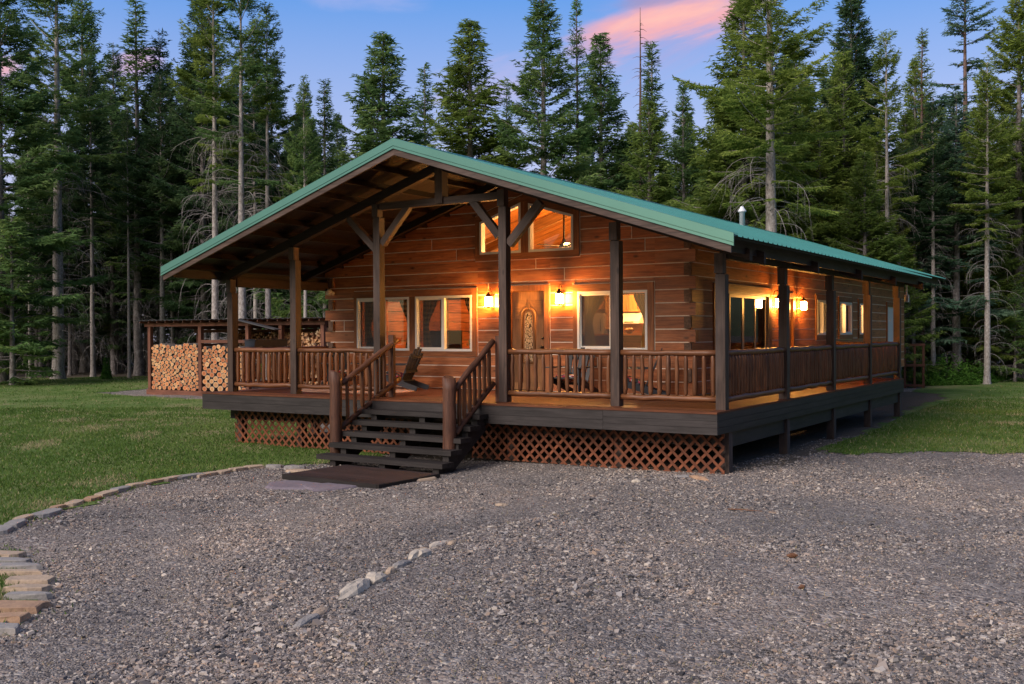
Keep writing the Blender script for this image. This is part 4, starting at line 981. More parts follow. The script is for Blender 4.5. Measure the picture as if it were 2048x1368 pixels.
lantern((l2[0], D, l2[2]), 0, 'glowing lantern on the front log wall right of the front door')
l3 = on(1557.5, 606, 0, XW+0.175); l4 = on(1607, 611, 0, XW+0.175)
lantern((XW, l3[1], l3[2]), R(90), 'glowing lantern beside the sliding glass door on the right wall')
lantern((XW, l4[1], l4[2]), R(90), 'glowing lantern on the right wall before the first small window')
# ---- adirondack chairs: local front is -y
def chair(loc, rz, label):
    t = empty('adirondack_chair', loc, rz, label, 'chair', 'dark adirondack chairs on the porch')
    s = MB()
    for i in range(6):
        y = -0.30+i*0.10; z = 0.37-0.19*(y+0.30)/0.6*0.9; s.box((-0.27, y, z-0.022), (0.27, y+0.088, z), (1, 0, 0))
    s.build('seat', M['chair'], t)
    b = MB()
    for i in range(5):
        f = (i-2); top = 0.96-0.035*f*f
        b.beam((f*0.095, 0.20, 0.20), (f*0.128, 0.20+0.40*top*0.85, top), 0.088, 0.02, up=(0, -1, 0.45))
    b.beam((-0.28, 0.33, 0.42), (0.28, 0.33, 0.42), 0.03, 0.07); b.beam((-0.26, 0.47, 0.74), (0.26, 0.47, 0.74), 0.025, 0.06)
    b.build('backrest', M['chair'], t)
    for s_ in (-1, 1):
        a = MB(); P = [(s_*0.27, -0.42), (s_*0.41, -0.42), (s_*0.42, -0.30), (s_*0.38, 0.36), (s_*0.30, 0.36)]
        if s_ > 0: P = P
        a.prism(P, lambda p: (p[0], p[1], 0.585), lambda p: (p[0], p[1], 0.562), (0, 1, 0)); a.build('armrest', M['chair'], t)
        l = MB(); l.beam((s_*0.315, -0.33, 0.0), (s_*0.315, -0.33, 0.56), 0.10, 0.024, up=(1, 0, 0)); l.build('leg', M['chair'], t)
        l = MB(); l.beam((s_*0.285, -0.35, 0.33), (s_*0.285, 0.62, 0.035), 0.024, 0.12); l.build('leg', M['chair'], t)
    return t
def cushion(loc, rz, label):
    mb = MB(); n = 10; V = []; F = []
    for side in (1, -1):
        for i in range(n+1):
            for j in range(n+1):
                u, v = i/n*2-1, j/n*2-1; th = 0.05*(1-u**4)*(1-v**4)
                V.append((u*0.24, v*0.24, 0.055+side*(0.012+th)))
    m_ = (n+1)*(n+1)
    for i in range(n):
        for j in range(n):
            a = i*(n+1)+j; F.append((a, a+n+1, a+n+2, a+1)); F.append((m_+a, m_+a+1, m_+a+n+2, m_+a+n+1))
    for i in range(n):
        for a, b in ((i, i+1), ((n)*(n+1)+i+1, n*(n+1)+i), ((i+1)*(n+1), i*(n+1)), (i*(n+1)+n, (i+1)*(n+1)+n)): F.append((a, b, m_+b, m_+a))
    mb.add(V, F, (1, 0, 0), smooth=True); o = mb.build('cushion', M['floral'], None, loc, (R(-14), 0, rz)); tag(o, label, 'cushion', 'floral seat cushions'); return o
def seat_at(x, y, rz, lc, lq):
    chair((x, y, 0.002), rz, lc); f = Vector((math.sin(rz), -math.cos(rz), 0)); cushion((x+f.x*0.06, y+f.y*0.06, 0.29), rz, lq)
seat_at(-8.62, 2.30, R(-80), 'dark adirondack chair beside the left stair railing, in front of the left windows', 'floral cushion on the chair beside the left stair railing')
seat_at(-10.4, 2.30, R(55), 'dark adirondack chair behind the left porch railing, nearest the woodshed', 'floral cushion on the chair nearest the woodshed')
seat_at(-4.15, 2.35, R(4), 'dark adirondack chair just right of the front door', 'floral cushion on the chair just right of the front door')
seat_at(-2.72, 2.30, R(-68), 'dark adirondack chair at the right end of the front wall', 'floral cushion on the chair at the right end of the front wall')
mb = MB(); pts = [(1.5*math.cos(t), 0.95*math.sin(t)) for t in [2*math.pi*i/48 for i in range(48)]]
mb.prism(pts, lambda p: (p[0], p[1], 0.012), lambda p: (p[0], p[1], 0.0), (1, 0, 0)); tag(mb.build('rug', M['rug'], None, (-9.3, 1.60, 0.002)), 'oval peach coloured woven rug under the left porch chairs', 'rug')
mb = MB(); y0, y1 = 0.58, 1.60; zz = 0.985
mb.prism([(-0.15, 0.0), (0.15, 0.0), (0.17, 0.15), (-0.17, 0.15)], lambda p: (PX[0]-0.08+p[0], y0, zz+p[1]), lambda p: (PX[0]-0.08+p[0], y1, zz+p[1]), (0, 1, 0))
mb.box((PX[0]-0.285, y0-0.015, zz+0.152), (PX[0]+0.125, y1+0.015, zz+0.17), (0, 1, 0)); tag(mb.build('planter_box', M['planter'], None), 'long dark blue planter box sitting on the left porch railing', 'planter')
# ---- curtains just inside the glass
def curtain(x0, x1, z0, z1, tie, anchor, mat, label):
    """gathered at the tie height towards the anchored edge (0 = left, 1 = right)"""
    mb = MB(); nu, nv = 26, 22; V = []; F = []; w = x1-x0; U = []
    for j in range(nv+1):
        z = z1+(z0-z1)*j/nv; t = (z1-z)/(z1-z0); a = tie
        sc = 1-0.62*math.sin(min(1, t/a)*math.pi/2)**1.5 if t < a else 0.38+0.25*((t-a)/(1-a))
        for i in range(nu+1):
            u = i/nu; fx = u*sc if anchor == 0 else 1-(1-u)*sc
            V.append((x0+w*fx, D+0.20+0.022*math.sin(u*34)+0.01*math.sin(u*13+z*3), z)); U.append((u*w*2.0, z))
    for j in range(nv):
        for i in range(nu):
            a = j*(nu+1)+i; F.append((a, a+1, a+nu+2, a+nu+1))
    mb.add(V, F, (1, 0, 0), 0.5, smooth=True); mb.uv = [U[i] for f in F for i in f]
    tag(mb.build('curtain', mat, None), label, 'curtain', 'curtains inside the front windows')
curtain(-10.50, -10.0, 0.85, 2.06, 0.55, 0, M['plaid'], 'plaid curtain at the left edge of the leftmost front window')
curtain(-9.42, -9.0, 0.85, 2.06, 0.55, 1, M['plaid'], 'plaid curtain at the right edge of the leftmost front window')
curtain(-8.71, -8.28, 0.85, 2.06, 0.55, 0, M['plaid'], 'plaid curtain at the left edge of the window left of the lantern')
curtain(-7.52, -7.2, 0.85, 2.06, 0.5, 1, M['plaid'], 'plaid curtain behind the potted plant, window left of the lantern')
curtain(-4.40, -3.92, 0.85, 2.05, 0.5, 0, M['olive'], 'olive curtain at the left edge of the kitchen window')
curtain(-3.26, -2.88, 0.85, 2.05, 0.5, 1, M['olive'], 'olive curtain at the right edge of the kitchen window')
def side_curtain(y0, y1, z0, z1, label):
    mb = MB(); nu = 40; V = []; F = []
    for z in (z0, z1):
        for i in range(nu+1): V.append((XW-0.26+0.03*math.sin(i*1.3), y0+(y1-y0)*i/nu, z))
    for i in range(nu): F.append((i, i+1, nu+2+i, nu+1+i))
    mb.add(V, F, (0, 0, 1), 0.5, smooth=True); tag(mb.build('curtain', M['olive'], None), label, 'curtain', 'curtains inside the sliding door')
side_curtain(5.95, 6.80, 0.05, 2.10, 'tan curtain behind the middle glass panels of the sliding door')
side_curtain(4.30, 4.62, 0.05, 2.10, 'tan curtain gathered at the front edge of the sliding door')
for a, b, l in ((-10.5, -9.0, 'black curtain rod in the leftmost front window'), (-8.7, -7.2, 'black curtain rod in the window left of the lantern'), (-4.4, -2.88, 'black curtain rod in the kitchen window')):
    mb = MB(); mb.tube([(a, D+0.20, 2.065), (b, D+0.20, 2.065)], 0.014, 8); mb.tube([(a, D+0.205, 2.065), (a, D+0.165, 2.10)], 0.008, 5); mb.tube([(b, D+0.205, 2.065), (b, D+0.165, 2.10)], 0.008, 5)
    tag(mb.build('curtain_rod', M['black'], None), l, 'curtain rod', 'curtain rods inside the front windows')
# ---- potted plant
t = empty('potted_plant', (-7.46, D+0.42, 0.85), 0, 'small leafy plant in a white pot behind the window glass', 'plant')
mb = MB(); mb.lathe([(0.055, 0), (0.075, 0.13), (0.08, 0.135), (0.07, 0.135), (0.06, 0.12)], 16); mb.build('pot', M['pot'], t)
mb = MB()
for i in range(90):
    a = random.uniform(0, 6.28); el = random.uniform(0.1, 1.4); r = random.uniform(0.06, 0.17); p = np.array((math.cos(a)*math.cos(el)*r, math.sin(a)*math.cos(el)*r, 0.13+math.sin(el)*r*0.9)); q = RNG.normal(0, 1, 3); q = unit(q)*0.03; s_ = unit(np.cross(q, RNG.normal(0, 1, 3)))*0.014
    mb.add([p-q, p+s_, p+q, p-s_], [(0, 1, 2, 3)], (1, 0, 0))
mb.build('leaves', M['soil'], t)
mb = MB(); mb.box((-7.8, D+0.30, 0.03), (-7.15, D+0.60, 0.848), (1, 0, 0)); mb.box((-7.84, D+0.28, 0.80), (-7.11, D+0.62, 0.849), (1, 0, 0)); tag(mb.build('side_table', M['inwood'], None), 'wooden table holding the potted plant behind the window', 'table')
# ---- television, sofa
t = empty('television', (-9.0, 4.6, 0.62), 0, 'dark flat television screen behind the screened window', 'television')
mb = MB(); mb.box((-0.55, -0.02, 0.08), (0.5, 0.03, 0.72), (1, 0, 0)); mb.build('screen', M['black'], t)
mb = MB(); mb.box((-0.2, -0.12, 0), (0.2, 0.12, 0.02), (1, 0, 0)); mb.box((-0.04, 0.0, 0.02), (0.04, 0.03, 0.1), (0, 0, 1)); mb.build('stand', M['black'], t)
t = empty('television_stand', (-9.0, 4.6, 0.03), 0, 'low wooden cabinet under the television', 'cabinet')
mb = MB(); mb.box((-0.8, -0.22, 0.04), (0.8, 0.22, 0.588), (1, 0, 0)); mb.build('body', M['inwood'], t)
for k in range(3):
    mb = MB(); mb.box((-0.76+k*0.52, -0.235, 0.08), (-0.28+k*0.52, -0.221, 0.55), (0, 0, 1)); mb.tube([(-0.33+k*0.52, -0.25, 0.28), (-0.33+k*0.52, -0.25, 0.38)], 0.008, 6); mb.build('door', M['inwood'], t)
# ---- kitchen
def cabinet(x0, x1, y0, y1, z0, z1, n, label, nm='kitchen_cabinet'):
    t = empty(nm, ((x0+x1)/2, y0, z0), 0, label, 'cabinet', 'kitchen cabinets'); w = x1-x0
    mb = MB(); mb.box((-w/2, 0.022, 0), (w/2, y1-y0, z1-z0), (0, 0, 1)); mb.build('body', M['cab'], t)
    for i in range(n):
        a = -w/2+w*i/n+0.006; b = -w/2+w*(i+1)/n-0.006; mb = MB(); h = z1-z0
        mb.box((a, 0.0, 0.006), (b, 0.02, h-0.006), (0, 0, 1)); k = MB(); k.tube([(b-0.04, -0.02, 0.06), (b-0.04, -0.02, 0.17)], 0.006, 6)
        for Q in subtract([rect(a, 0.006, b, h-0.006)], rect(a+0.05, 0.06, b-0.05, h-0.06)): mb.prism(Q, lambda p: (p[0], -0.012, p[1]), lambda p: (p[0], 0.0, p[1]), (0, 0, 1))
        dr = mb.build('door', M['cab'], t); k.build('handle', M['black'], dr)
cabinet(-5.95, -5.36, 8.02, 8.36, 1.80, 2.50, 2, 'pale wood wall cabinet above the range hood')
cabinet(-6.80, -6.30, 8.02, 8.36, 1.88, 2.50, 2, 'pale wood wall cabinet above the fridge')
cabinet(-6.28, -6.02, 7.9, 8.36, 1.36, 2.50, 1, 'tall narrow pale wood cabinet between fridge and range hood')
cabinet(-6.0, -3.2, 7.9, 8.5, 0.05, 0.93, 5, 'pale wood base cabinets along the kitchen wall')
mb = MB(); mb.box((-6.9, 8.38, 0.03), (-2.1, 8.58, 2.6), (1, 0, 0)); part(mb, 'kitchen_wall', M['cab'])
t = empty('fridge', (-6.62, 7.75, 0.03), 0, 'tall fridge standing left of the pale kitchen cabinets', 'fridge')
mb = MB(); mb.box((-0.36, 0.04, 0.02), (0.36, 0.6, 1.74), (0, 0, 1)); mb.build('body', M['fridge'], t)
for a, b in ((0.04, 1.15), (1.17, 1.73)):
    mb = MB(); mb.box((-0.355, 0.0, a), (0.355, 0.036, b), (0, 0, 1)); d_ = mb.build('door', M['fridge'], t); k = MB(); k.tube([(0.30, -0.03, a+0.1), (0.30, -0.03, a+0.42)], 0.012, 6); k.build('handle', M['black'], d_)
t = empty('range_hood', (-5.62, 8.1, 1.50), 0, 'white range hood under the pale kitchen wall cabinet', 'range hood')
mb = MB(); mb.prism([(-0.30, 0), (-0.30, 0.06), (0.02, 0.28), (0.26, 0.28), (0.26, 0)], lambda p: (-0.36, p[0], p[1]), lambda p: (0.36, p[0], p[1]), (1, 0, 0)); mb.build('body', M['white'], t)
mb = MB(); mb.box((-0.06, -0.306, 0.02), (0.20, -0.301, 0.045), (1, 0, 0)); mb.build('control_strip', M['black'], t)
t = empty('bar_counter', (-4.9, 5.5, 0.03), 0, 'kitchen bar counter with a dark red front below the window', 'counter')
mb = MB(); mb.box((-1.3, 0.08, 0.0), (1.9, 0.42, 1.17), (1, 0, 0)); mb.build('body', M['redwood'], t)
mb = MB(); mb.box((-1.38, -0.05, 1.172), (1.98, 0.55, 1.21), (1, 0, 0)); mb.build('top', M['cab'], t)
t = empty('fruit_bowl', (-4.47, 5.62, 1.241), 0, 'bowl of yellow fruit on the kitchen bar', 'bowl')
mb = MB(); mb.lathe([(0.05, 0), (0.06, 0.01), (0.12, 0.06), (0.14, 0.09), (0.13, 0.085), (0.05, 0.03)], 18); mb.build('bowl', M['redwood'], t)
for i in range(6):
    a = i*1.05; mb = MB(); mb.lathe([(0.0, -0.035), (0.026, -0.024), (0.036, 0), (0.026, 0.024), (0.0, 0.035)], 10); mb.build('fruit', M['fruit'], t, loc=(0.062*math.cos(a), 0.062*math.sin(a), 0.088+0.012*(i % 2)))
# ---- ceiling fan with lamp
fp = on(1128, 494, 1, 5.2)
t = empty('ceiling_fan', tuple(fp), 0, 'dark ceiling fan with a lit lamp seen through the gable window', 'ceiling fan')
mb = MB(); mb.tube([(0, 0, 0.06), (0, 0, zt(fp[0], -0.09)-fp[2])], 0.022, 8); mb.lathe([(0.03, 0.20), (0.06, 0.10), (0.12, 0.05), (0.12, -0.02), (0.07, -0.05)], 16); mb.build('motor', M['black'], t)
for i in range(5):
    a = i*2*math.pi/5+0.35; c, s_ = math.cos(a), math.sin(a); mb = MB(); mb.beam((c*0.11, s_*0.11, 0.03), (c*0.68, s_*0.68, 0.045), 0.09, 0.012, w1=0.14, h1=0.012); mb.build('blade', M['black'], t)
mb = MB(); mb.lathe([(0.07, -0.05), (0.10, -0.07), (0.085, -0.11), (0.0, -0.125)], 16); mb.build('lamp_bowl', glow('fan_lamp', (1.0, 0.62, 0.25), 20.0), t)
# lamps lit in the rooms
def room_lamp(name, loc, watts, col=(1.0, 0.52, 0.17), rad=0.12):
    l = bpy.data.lights.new(name, 'POINT'); l.energy = watts; l.color = col; l.shadow_soft_size = rad
    o = bpy.data.objects.new(name, l); COL.objects.link(o); o.location = loc
room_lamp('fan_light', (fp[0], fp[1], fp[2]-0.26), 330, (1.0, 0.43, 0.11))
room_lamp('kitchen_light', (-4.6, 6.9, 2.5), 330)
room_lamp('living_light', (-9.6, 7.2, 2.35), 80, (1.0, 0.58, 0.24))
room_lamp('hall_light', (-4.0, 13.0, 2.4), 1000)
room_lamp('back_room_light', (-3.2, 16.6, 2.3), 700)
# ---- security light at the wall corner, flood light at the far eave
t = empty('security_light', (-11.35, D, 2.27), 0, 'small round security light at the left end of the front wall', 'security light')
mb = MB(); mb.lathe([(0.0, 0), (0.05, 0.0), (0.05, 0.03), (0.02, 0.035)], 14); o = mb.build('base', M['pot'], t); o.rotation_euler = (R(90), 0, 0)
mb = MB(); mb.lathe([(0.03, 0.0), (0.075, 0.04), (0.08, 0.14), (0.06, 0.145), (0.02, 0.10)], 16); o = mb.build('head', M['pot'], t); o.rotation_euler = (R(72), 0, R(-50)); o.location = (0, -0.03, 0)
t = empty('flood_light', (0.06, 13.35, 2.25), 0, 'small white flood light under the far end of the porch eave', 'flood light')
mb = MB(); mb.box((-0.05, -0.04, -0.20), (0.05, 0.05, 0.0), (0, 0, 1)); mb.box((-0.02, -0.02, 0.0), (0.02, 0.02, 0.26), (0, 0, 1)); mb.build('body', M['white'], t)
mb = MB(); mb.box((-0.042, -0.046, -0.19), (0.042, -0.041, -0.02), (0, 0, 1)); mb.build('lens', M['fridge'], t)
# ================================================================== the woodshed
SY0 = 11.5; SGZ = float(hgt(-27, SY0))
shed = empty('woodshed', (-24.3, SY0, SGZ), 0, 'long open woodshed with a low metal roof left of the cabin', 'woodshed')
O_ = np.array((-24.3, SY0, SGZ))
def sp(mb, name, mat='shedwood'):
    mb.v = [tuple(np.array(p)-O_) for p in mb.v]; return mb.build(name, M[mat], shed)
for x, w in ((-29.1, 0.16), (-26.05, 0.17), (-23.4, 0.16), (-21.65, 0.16), (-19.55, 0.16)):
    mb = MB(); mb.box((x-w/2, SY0, SGZ-0.1), (x+w/2, SY0+0.15, 1.60), (0, 0, 1)); sp(mb, 'post')
    mb = MB(); mb.box((x-w/2, SY0+2.5, SGZ-0.1), (x+w/2, SY0+2.65, 1.35), (0, 0, 1)); sp(mb, 'post')
mb = MB(); mb.box((-29.35, SY0-0.02, 1.605), (-23.3, SY0+0.13, 1.74), (1, 0, 0)); mb.box((-23.28, SY0-0.02, 1.61), (-19.4, SY0+0.13, 1.75), (1, 0, 0)); sp(mb, 'beam')
mb = MB(); mb.box((-29.3, SY0+2.48, 1.352), (-19.4, SY0+2.62, 1.48), (1, 0, 0)); sp(mb, 'beam')
mb = MB(); mb.box((-29.25, SY0-0.03, SGZ-0.06), (-19.5, SY0+0.10, SGZ+0.17), (1, 0, 0)); mb.box((-29.25, SY0+0.101, SGZ+0.02), (-19.5, SY0+2.6, SGZ+0.12), (1, 0, 0)); sp(mb, 'sill')
mb = MB(); x = -29.3
while x < -19.4:
    mb.beam((x, SY0-0.28, 1.795), (x, SY0+2.9, 1.52), 0.045, 0.09); x += 0.52
sp(mb, 'rafters')
mb = MB(); xs = np.arange(-29.6, -19.2, 0.065); vs = []; fs_ = []
for i, x in enumerate(xs):
    h = 0.018*math.sin(i*math.pi/2+0.4)
    vs += [(x, SY0-0.40, 1.86+h), (x, SY0+3.0, 1.565+h), (x, SY0+3.0, 1.558+h), (x, SY0-0.40, 1.853+h)]
for i in range(len(xs)-1):
    a = 4*i; b = a+4; fs_ += [(a, b, b+1, a+1), (a+3, a+2, b+2, b+3), (a, a+3, b+3, b)]
mb.add(vs, fs_, (0, 1, 0), 0.5); sp(mb, 'roof', 'shedmetal')
mb = MB(); mb.beam((-23.35, SY0-0.5, 1.83), (-21.25, SY0-0.5, 1.44), 0.34, 0.03, up=(0, 0, 1)); sp(mb, 'lean_to_roof', 'shedmetal')
mb = MB(); mb.box((-25.95, SY0-0.01, 0.94), (-23.5, SY0+0.05, 1.06), (1, 0, 0)); sp(mb, 'rail')
for k in range(7):
    mb = MB(); mb.box((-26.0, SY0+0.02, SGZ+0.25+k*0.27), (-25.97+0.02, SY0+2.4, SGZ+0.42+k*0.27), (0, 1, 0)); sp(mb, 'side_board')
for k in range(4):
    mb = MB(); mb.box((-22.9+k*0.28, SY0+2.45, SGZ+0.15), (-22.66+k*0.28, SY0+2.48, 1.30), (0, 0, 1)); sp(mb, 'back_board')
# ---- round logs, every one a thing
def end_mat(name, c0, c1, c2):
    m, nt, out = newmat(name); tc = N(nt, 'TexCoord'); oi = N(nt, 'ObjectInfo')
    s3 = N(nt, 'SeparateXYZ'); K(nt, tc.outputs['Object'], s3.inputs[0])
    r2 = mth(nt, 'SQRT', mth(nt, 'ADD', mth(nt, 'MULTIPLY', s3.outputs[0], s3.outputs[0]), mth(nt, 'MULTIPLY', s3.outputs[2], s3.outputs[2])))
    nz = N(nt, 'TexNoise', Scale=4.0, Detail=4.0); K(nt, tc.outputs['Object'], nz.inputs['Vector'])
    rr = mth(nt, 'MULTIPLY_ADD', nz.outputs[0], 0.12, r2)
    rg = mth(nt, 'FRACT', mth(nt, 'MULTIPLY', rr, 9.0))
    heart = ramp(nt, rr, [(0.35, c0), (0.80, c1), (0.94, c2)]).outputs[0]
    c = mixc(nt, mth(nt, 'MULTIPLY', rg, 0.22), heart, tuple(x*0.6 for x in c0))
    c = mixc(nt, 1.0, c, ramp(nt, oi.outputs['Random'], [(0, (0.72, 0.68, 0.66)), (1, (1.15, 1.15, 1.15))]).outputs[0], 'MULTIPLY')
    p = N(nt, 'BsdfPrincipled', Roughness=0.85); K(nt, c, p.inputs['Base Color']); K(nt, p.outputs[0], out.inputs[0]); return m
EM = [end_mat('log_end_orange', (0.48, 0.17, 0.055), (0.60, 0.26, 0.10), (0.68, 0.40, 0.20)), end_mat('log_end_pale', (0.50, 0.24, 0.095), (0.60, 0.35, 0.16), (0.66, 0.44, 0.24)), end_mat('log_end_red', (0.42, 0.12, 0.04), (0.52, 0.19, 0.07), (0.64, 0.35, 0.16))]
LOGM = []
for e in EM:
    for s_ in range(3):
        mb = MB(); n = 16; rs = [1+0.05*math.sin(2*2*math.pi*i/n+s_)+random.uniform(-.03, .03) for i in range(n)]
        vs = [(rs[i]*math.cos(2*math.pi*i/n), y, rs[i]*math.sin(2*math.pi*i/n)) for y in (0, 1) for i in range(n)]
        vr = [(rs[i]*0.93*math.cos(2*math.pi*i/n), -0.004, rs[i]*0.93*math.sin(2*math.pi*i/n)) for i in range(n)]
        mb.add(vr, [tuple(range(n))], (0, 0, 1), mi=0); mb.add(vs, [(i, n+i, n+(i+1) % n, (i+1) % n) for i in range(n)], (0, 1, 0), mi=1, smooth=True)
        vr2 = vr+vs[:n]; mb.add(vr2, [(i, n+i, n+(i+1) % n, (i+1) % n) for i in range(n)], (0, 1, 0), mi=1)
        mb.add([(x, y+1, z) for x, y, z in vr], [tuple(range(n-1, -1, -1))], (0, 0, 1), mi=0)
        o = mb.build('cut_log', [e, M['bark']]); LOGM.append(o.data); bpy.data.objects.remove(o)
def pack(x0, x1, z0, ztop, radius, limit):
    C = []; xs0 = np.linspace(x0, x1, 90)
    while len(C) < limit:
        best = None
        for _ in range(2):
            fill = (min([c[1] for c in C[-8:]]) - z0)/(ztop-z0) if C else 0
            r = radius(fill); xs = xs0[(xs0 > x0+r) & (xs0 < x1-r)]; z = np.full(len(xs), z0+r)
            if C:
                A = np.array(C); dx = xs[:, None]-A[None, :, 0]; s2 = (r*1.01+A[None, :, 2])**2-dx**2
                z = np.maximum(z, np.where(s2 > 0, A[None, :, 1]+np.sqrt(np.maximum(s2, 0)), -9).max(1))
            i = int(np.argmin(z+RNG.uniform(0, 0.01, len(z))))
            if best is None or z[i]-r < best[1]-best[2]: best = (xs[i], z[i], r)
        if best[1]+best[2] > ztop:
            break
        C.append(best)
    return C
zb = SGZ+0.172
EX = 1.22
bayA = pack(-29.0/EX, -26.15/EX, zb, 1.0, lambda f: random.choice((0.055, 0.068, 0.078, 0.086, 0.094, 0.10)) , 190)
bayB = pack(-25.94/EX, -23.5/EX, zb, 0.90, lambda f: (random.uniform(0.10, 0.145) if f < 0.34 else random.choice((0.06, 0.075, 0.09, 0.10, 0.12))), 110)
for bay, C in (('left', bayA), ('second', bayB)):
    for x, z, r in C:
        mi = random.choice((0, 0, 1, 2)) if bay == 'left' else (random.choice((1, 1, 0)) if r > 0.122 else random.choice((0, 1, 2)))
        o = bpy.data.objects.new('cut_log', LOGM[mi*3+random.randrange(3)]); COL.objects.link(o)
        o.location = (x*EX, SY0+random.uniform(0.0, 0.05), z); o.scale = (r*0.985*EX, random.uniform(0.6, 0.75), r*0.985); o.rotation_euler = (0, random.choice((0, math.pi)), 0)
        if bay == 'left': tag(o, 'round cut log end stacked in the leftmost bay of the woodshed', 'log', 'cut logs in the leftmost bay')
        elif r > 0.122: tag(o, 'thick pale cut log low in the second bay of the woodshed', 'log', 'thick logs low in the second bay')
        else: tag(o, 'thin cut log end in the upper stack of the second woodshed bay', 'log', 'thin logs in the second bay')
# ---- split firewood, too small and many to count
def firewood():
    V, F, T = [], [], []
    def heap(x0, x1, z0, top, y, n):
        for _ in range(n):
            x = random.uniform(x0, x1); z = random.uniform(z0, top(x)); r = random.uniform(0.05, 0.085); a = random.uniform(0, 6.28); yy = y+random.uniform(0, 0.10); b = len(V)
            for yv in (yy, yy+0.45):
                for k in range(3):
                    q = a+k*2.094+random.uniform(-.3, .3); V.append((x+r*math.cos(q), yv, z+r*math.sin(q)))
            F.extend([(b, b+2, b+1, b+1), (b, b+1, b+4, b+3), (b+1, b+2, b+5, b+4), (b+2, b, b+3, b+5)]); T.extend([random.random()]*4)
    heap(-23.3, -21.75, SGZ+0.2, lambda x: 1.3, SY0+0.95, 520); heap(-21.55, -19.65, SGZ+0.2, lambda x: 1.15+0.3*(x+21.55)/1.9+0.05*math.sin(x*5), SY0+0.3, 560)
    heap(-25.9, -23.5, 0.5, lambda x: 1.32, SY0+1.7, 260)
    m, nt, out = newmat('split_wood'); ta = N(nt, 'Attribute', attribute_name='tint')
    c = ramp(nt, ta.outputs['Fac'], [(0, (0.06, 0.035, 0.025)), (0.3, (0.30, 0.13, 0.06)), (0.7, (0.46, 0.24, 0.11)), (1, (0.50, 0.36, 0.22))]).outputs[0]
    p = N(nt, 'BsdfPrincipled', Roughness=0.85); K(nt, c, p.inputs['Base Color']); K(nt, p.outputs[0], out.inputs[0])
    me = bpy.data.meshes.new('firewood'); me.from_pydata(V, [], [tuple(dict.fromkeys(f)) for f in F])
    a = me.attributes.new('tint', 'FLOAT', 'FACE'); a.data.foreach_set('value', np.array(T, np.float32)); me.materials.append(m)
    o = bpy.data.objects.new('firewood', me); COL.objects.link(o); o['kind'] = 'stuff'; tag(o, 'split firewood heaped in the right half of the woodshed')
firewood()
# ================================================================== stones, platform, small things on the ground
def slab(name, cx, cy, rx, ry, rot, mat, th=0.05, n=11, rough=0.16, lift=0.02, tilt=0.02, seed=0):
    rs = random.Random(seed); mb = MB(); P = []
    for i in range(n):
        t = 2*math.pi*(i+rs.uniform(-.3, .3))/n; k = 1+rs.uniform(-rough, rough)
        c, s_ = math.cos(t), math.sin(t); e = 0.62
        P.append((math.copysign(abs(c)**e, c)*rx*k, math.copysign(abs(s_)**e, s_)*ry*k))
    zc = float(hgt(cx, cy)); tx, ty = rs.uniform(-tilt, tilt), rs.uniform(-tilt, tilt)
    V = []; rings = ((1.0, -0.10), (1.02, lift*0.4), (0.97, lift+th*0.35), (0.90, lift+th*0.5)); n2 = n
    for s_, z in rings:
        V += [(p[0]*s_+rs.uniform(-.004, .004), p[1]*s_+rs.uniform(-.004, .004), z+(p[0]*tx+p[1]*ty)+rs.uniform(-.003, .003)) for p in P]
    V.append((0, 0, lift+th*0.5)); F = []
    for r in range(3):
        for i in range(n): F.append((r*n+i, r*n+(i+1) % n, (r+1)*n+(i+1) % n, (r+1)*n+i))
    for i in range(n): F.append((3*n+i, 3*n+(i+1) % n, 4*n))
    mb.add(V, F, (1, 0, 0)); return mb.build(name, M[mat], None, (cx, cy, zc), (0, 0, rot))
WORD = ['first', 'second', 'third', 'fourth', 'fifth', 'sixth', 'seventh', 'eighth', 'ninth', 'tenth', 'eleventh', 'twelfth', 'thirteenth', 'fourteenth', 'fifteenth', 'sixteenth', 'seventeenth', 'eighteenth']
edge = [(590, 938, .22, .11), (548, 936, .20, .10), (508, 937, .22, .12), (476, 941, .20, .11), (446, 947, .24, .12), (412, 953, .26, .12), (378, 957, .34, .14), (338, 963, .27, .12), (308, 968, .24, .11), (276, 974, .25, .10), (243, 981, .24, .12), (213, 989, .26, .12), (183, 999, .20, .11), (150, 1007, .28, .11), (116, 1016, .20, .08), (95, 1028, .38, .17), (50, 1039, .24, .10), (30, 1052, .28, .13), (2, 1066, .26, .15)]
cols = ['grey', 'grey', 'tan', 'tan', 'tan', 'tan', 'grey', 'tan', 'rust', 'tan', 'grey', 'tan', 'rust', 'tan', 'rust', 'grey', 'tan', 'grey', 'grey']
nm = {'grey': 'grey', 'tan': 'tan', 'rust': 'rust brown'}
pts = [on(u, v, 2, -1.15) for u, v, a, b in edge]
for i, (u, v, a, b) in enumerate(edge):
    q = pts[min(i+1, len(pts)-1)]-pts[max(i-1, 0)]; rot = math.atan2(q[1], q[0]); k = 0.66 if i < 12 else 0.62
    o = slab('edging_stone', pts[i][0], pts[i][1], a*k*1.35, b*k*1.3, rot+random.uniform(-.25, .25), 'stone_'+cols[i], 0.045, seed=i+3, lift=0.032)
    tag(o, (f'{nm[cols[i]]} flat edging stone of the left lawn, {WORD[i]} from the wooden platform' if i < 18 else 'grey flat edging stone of the left lawn, farthest from the wooden platform'), 'edging stone', 'flat stones edging the left lawn')
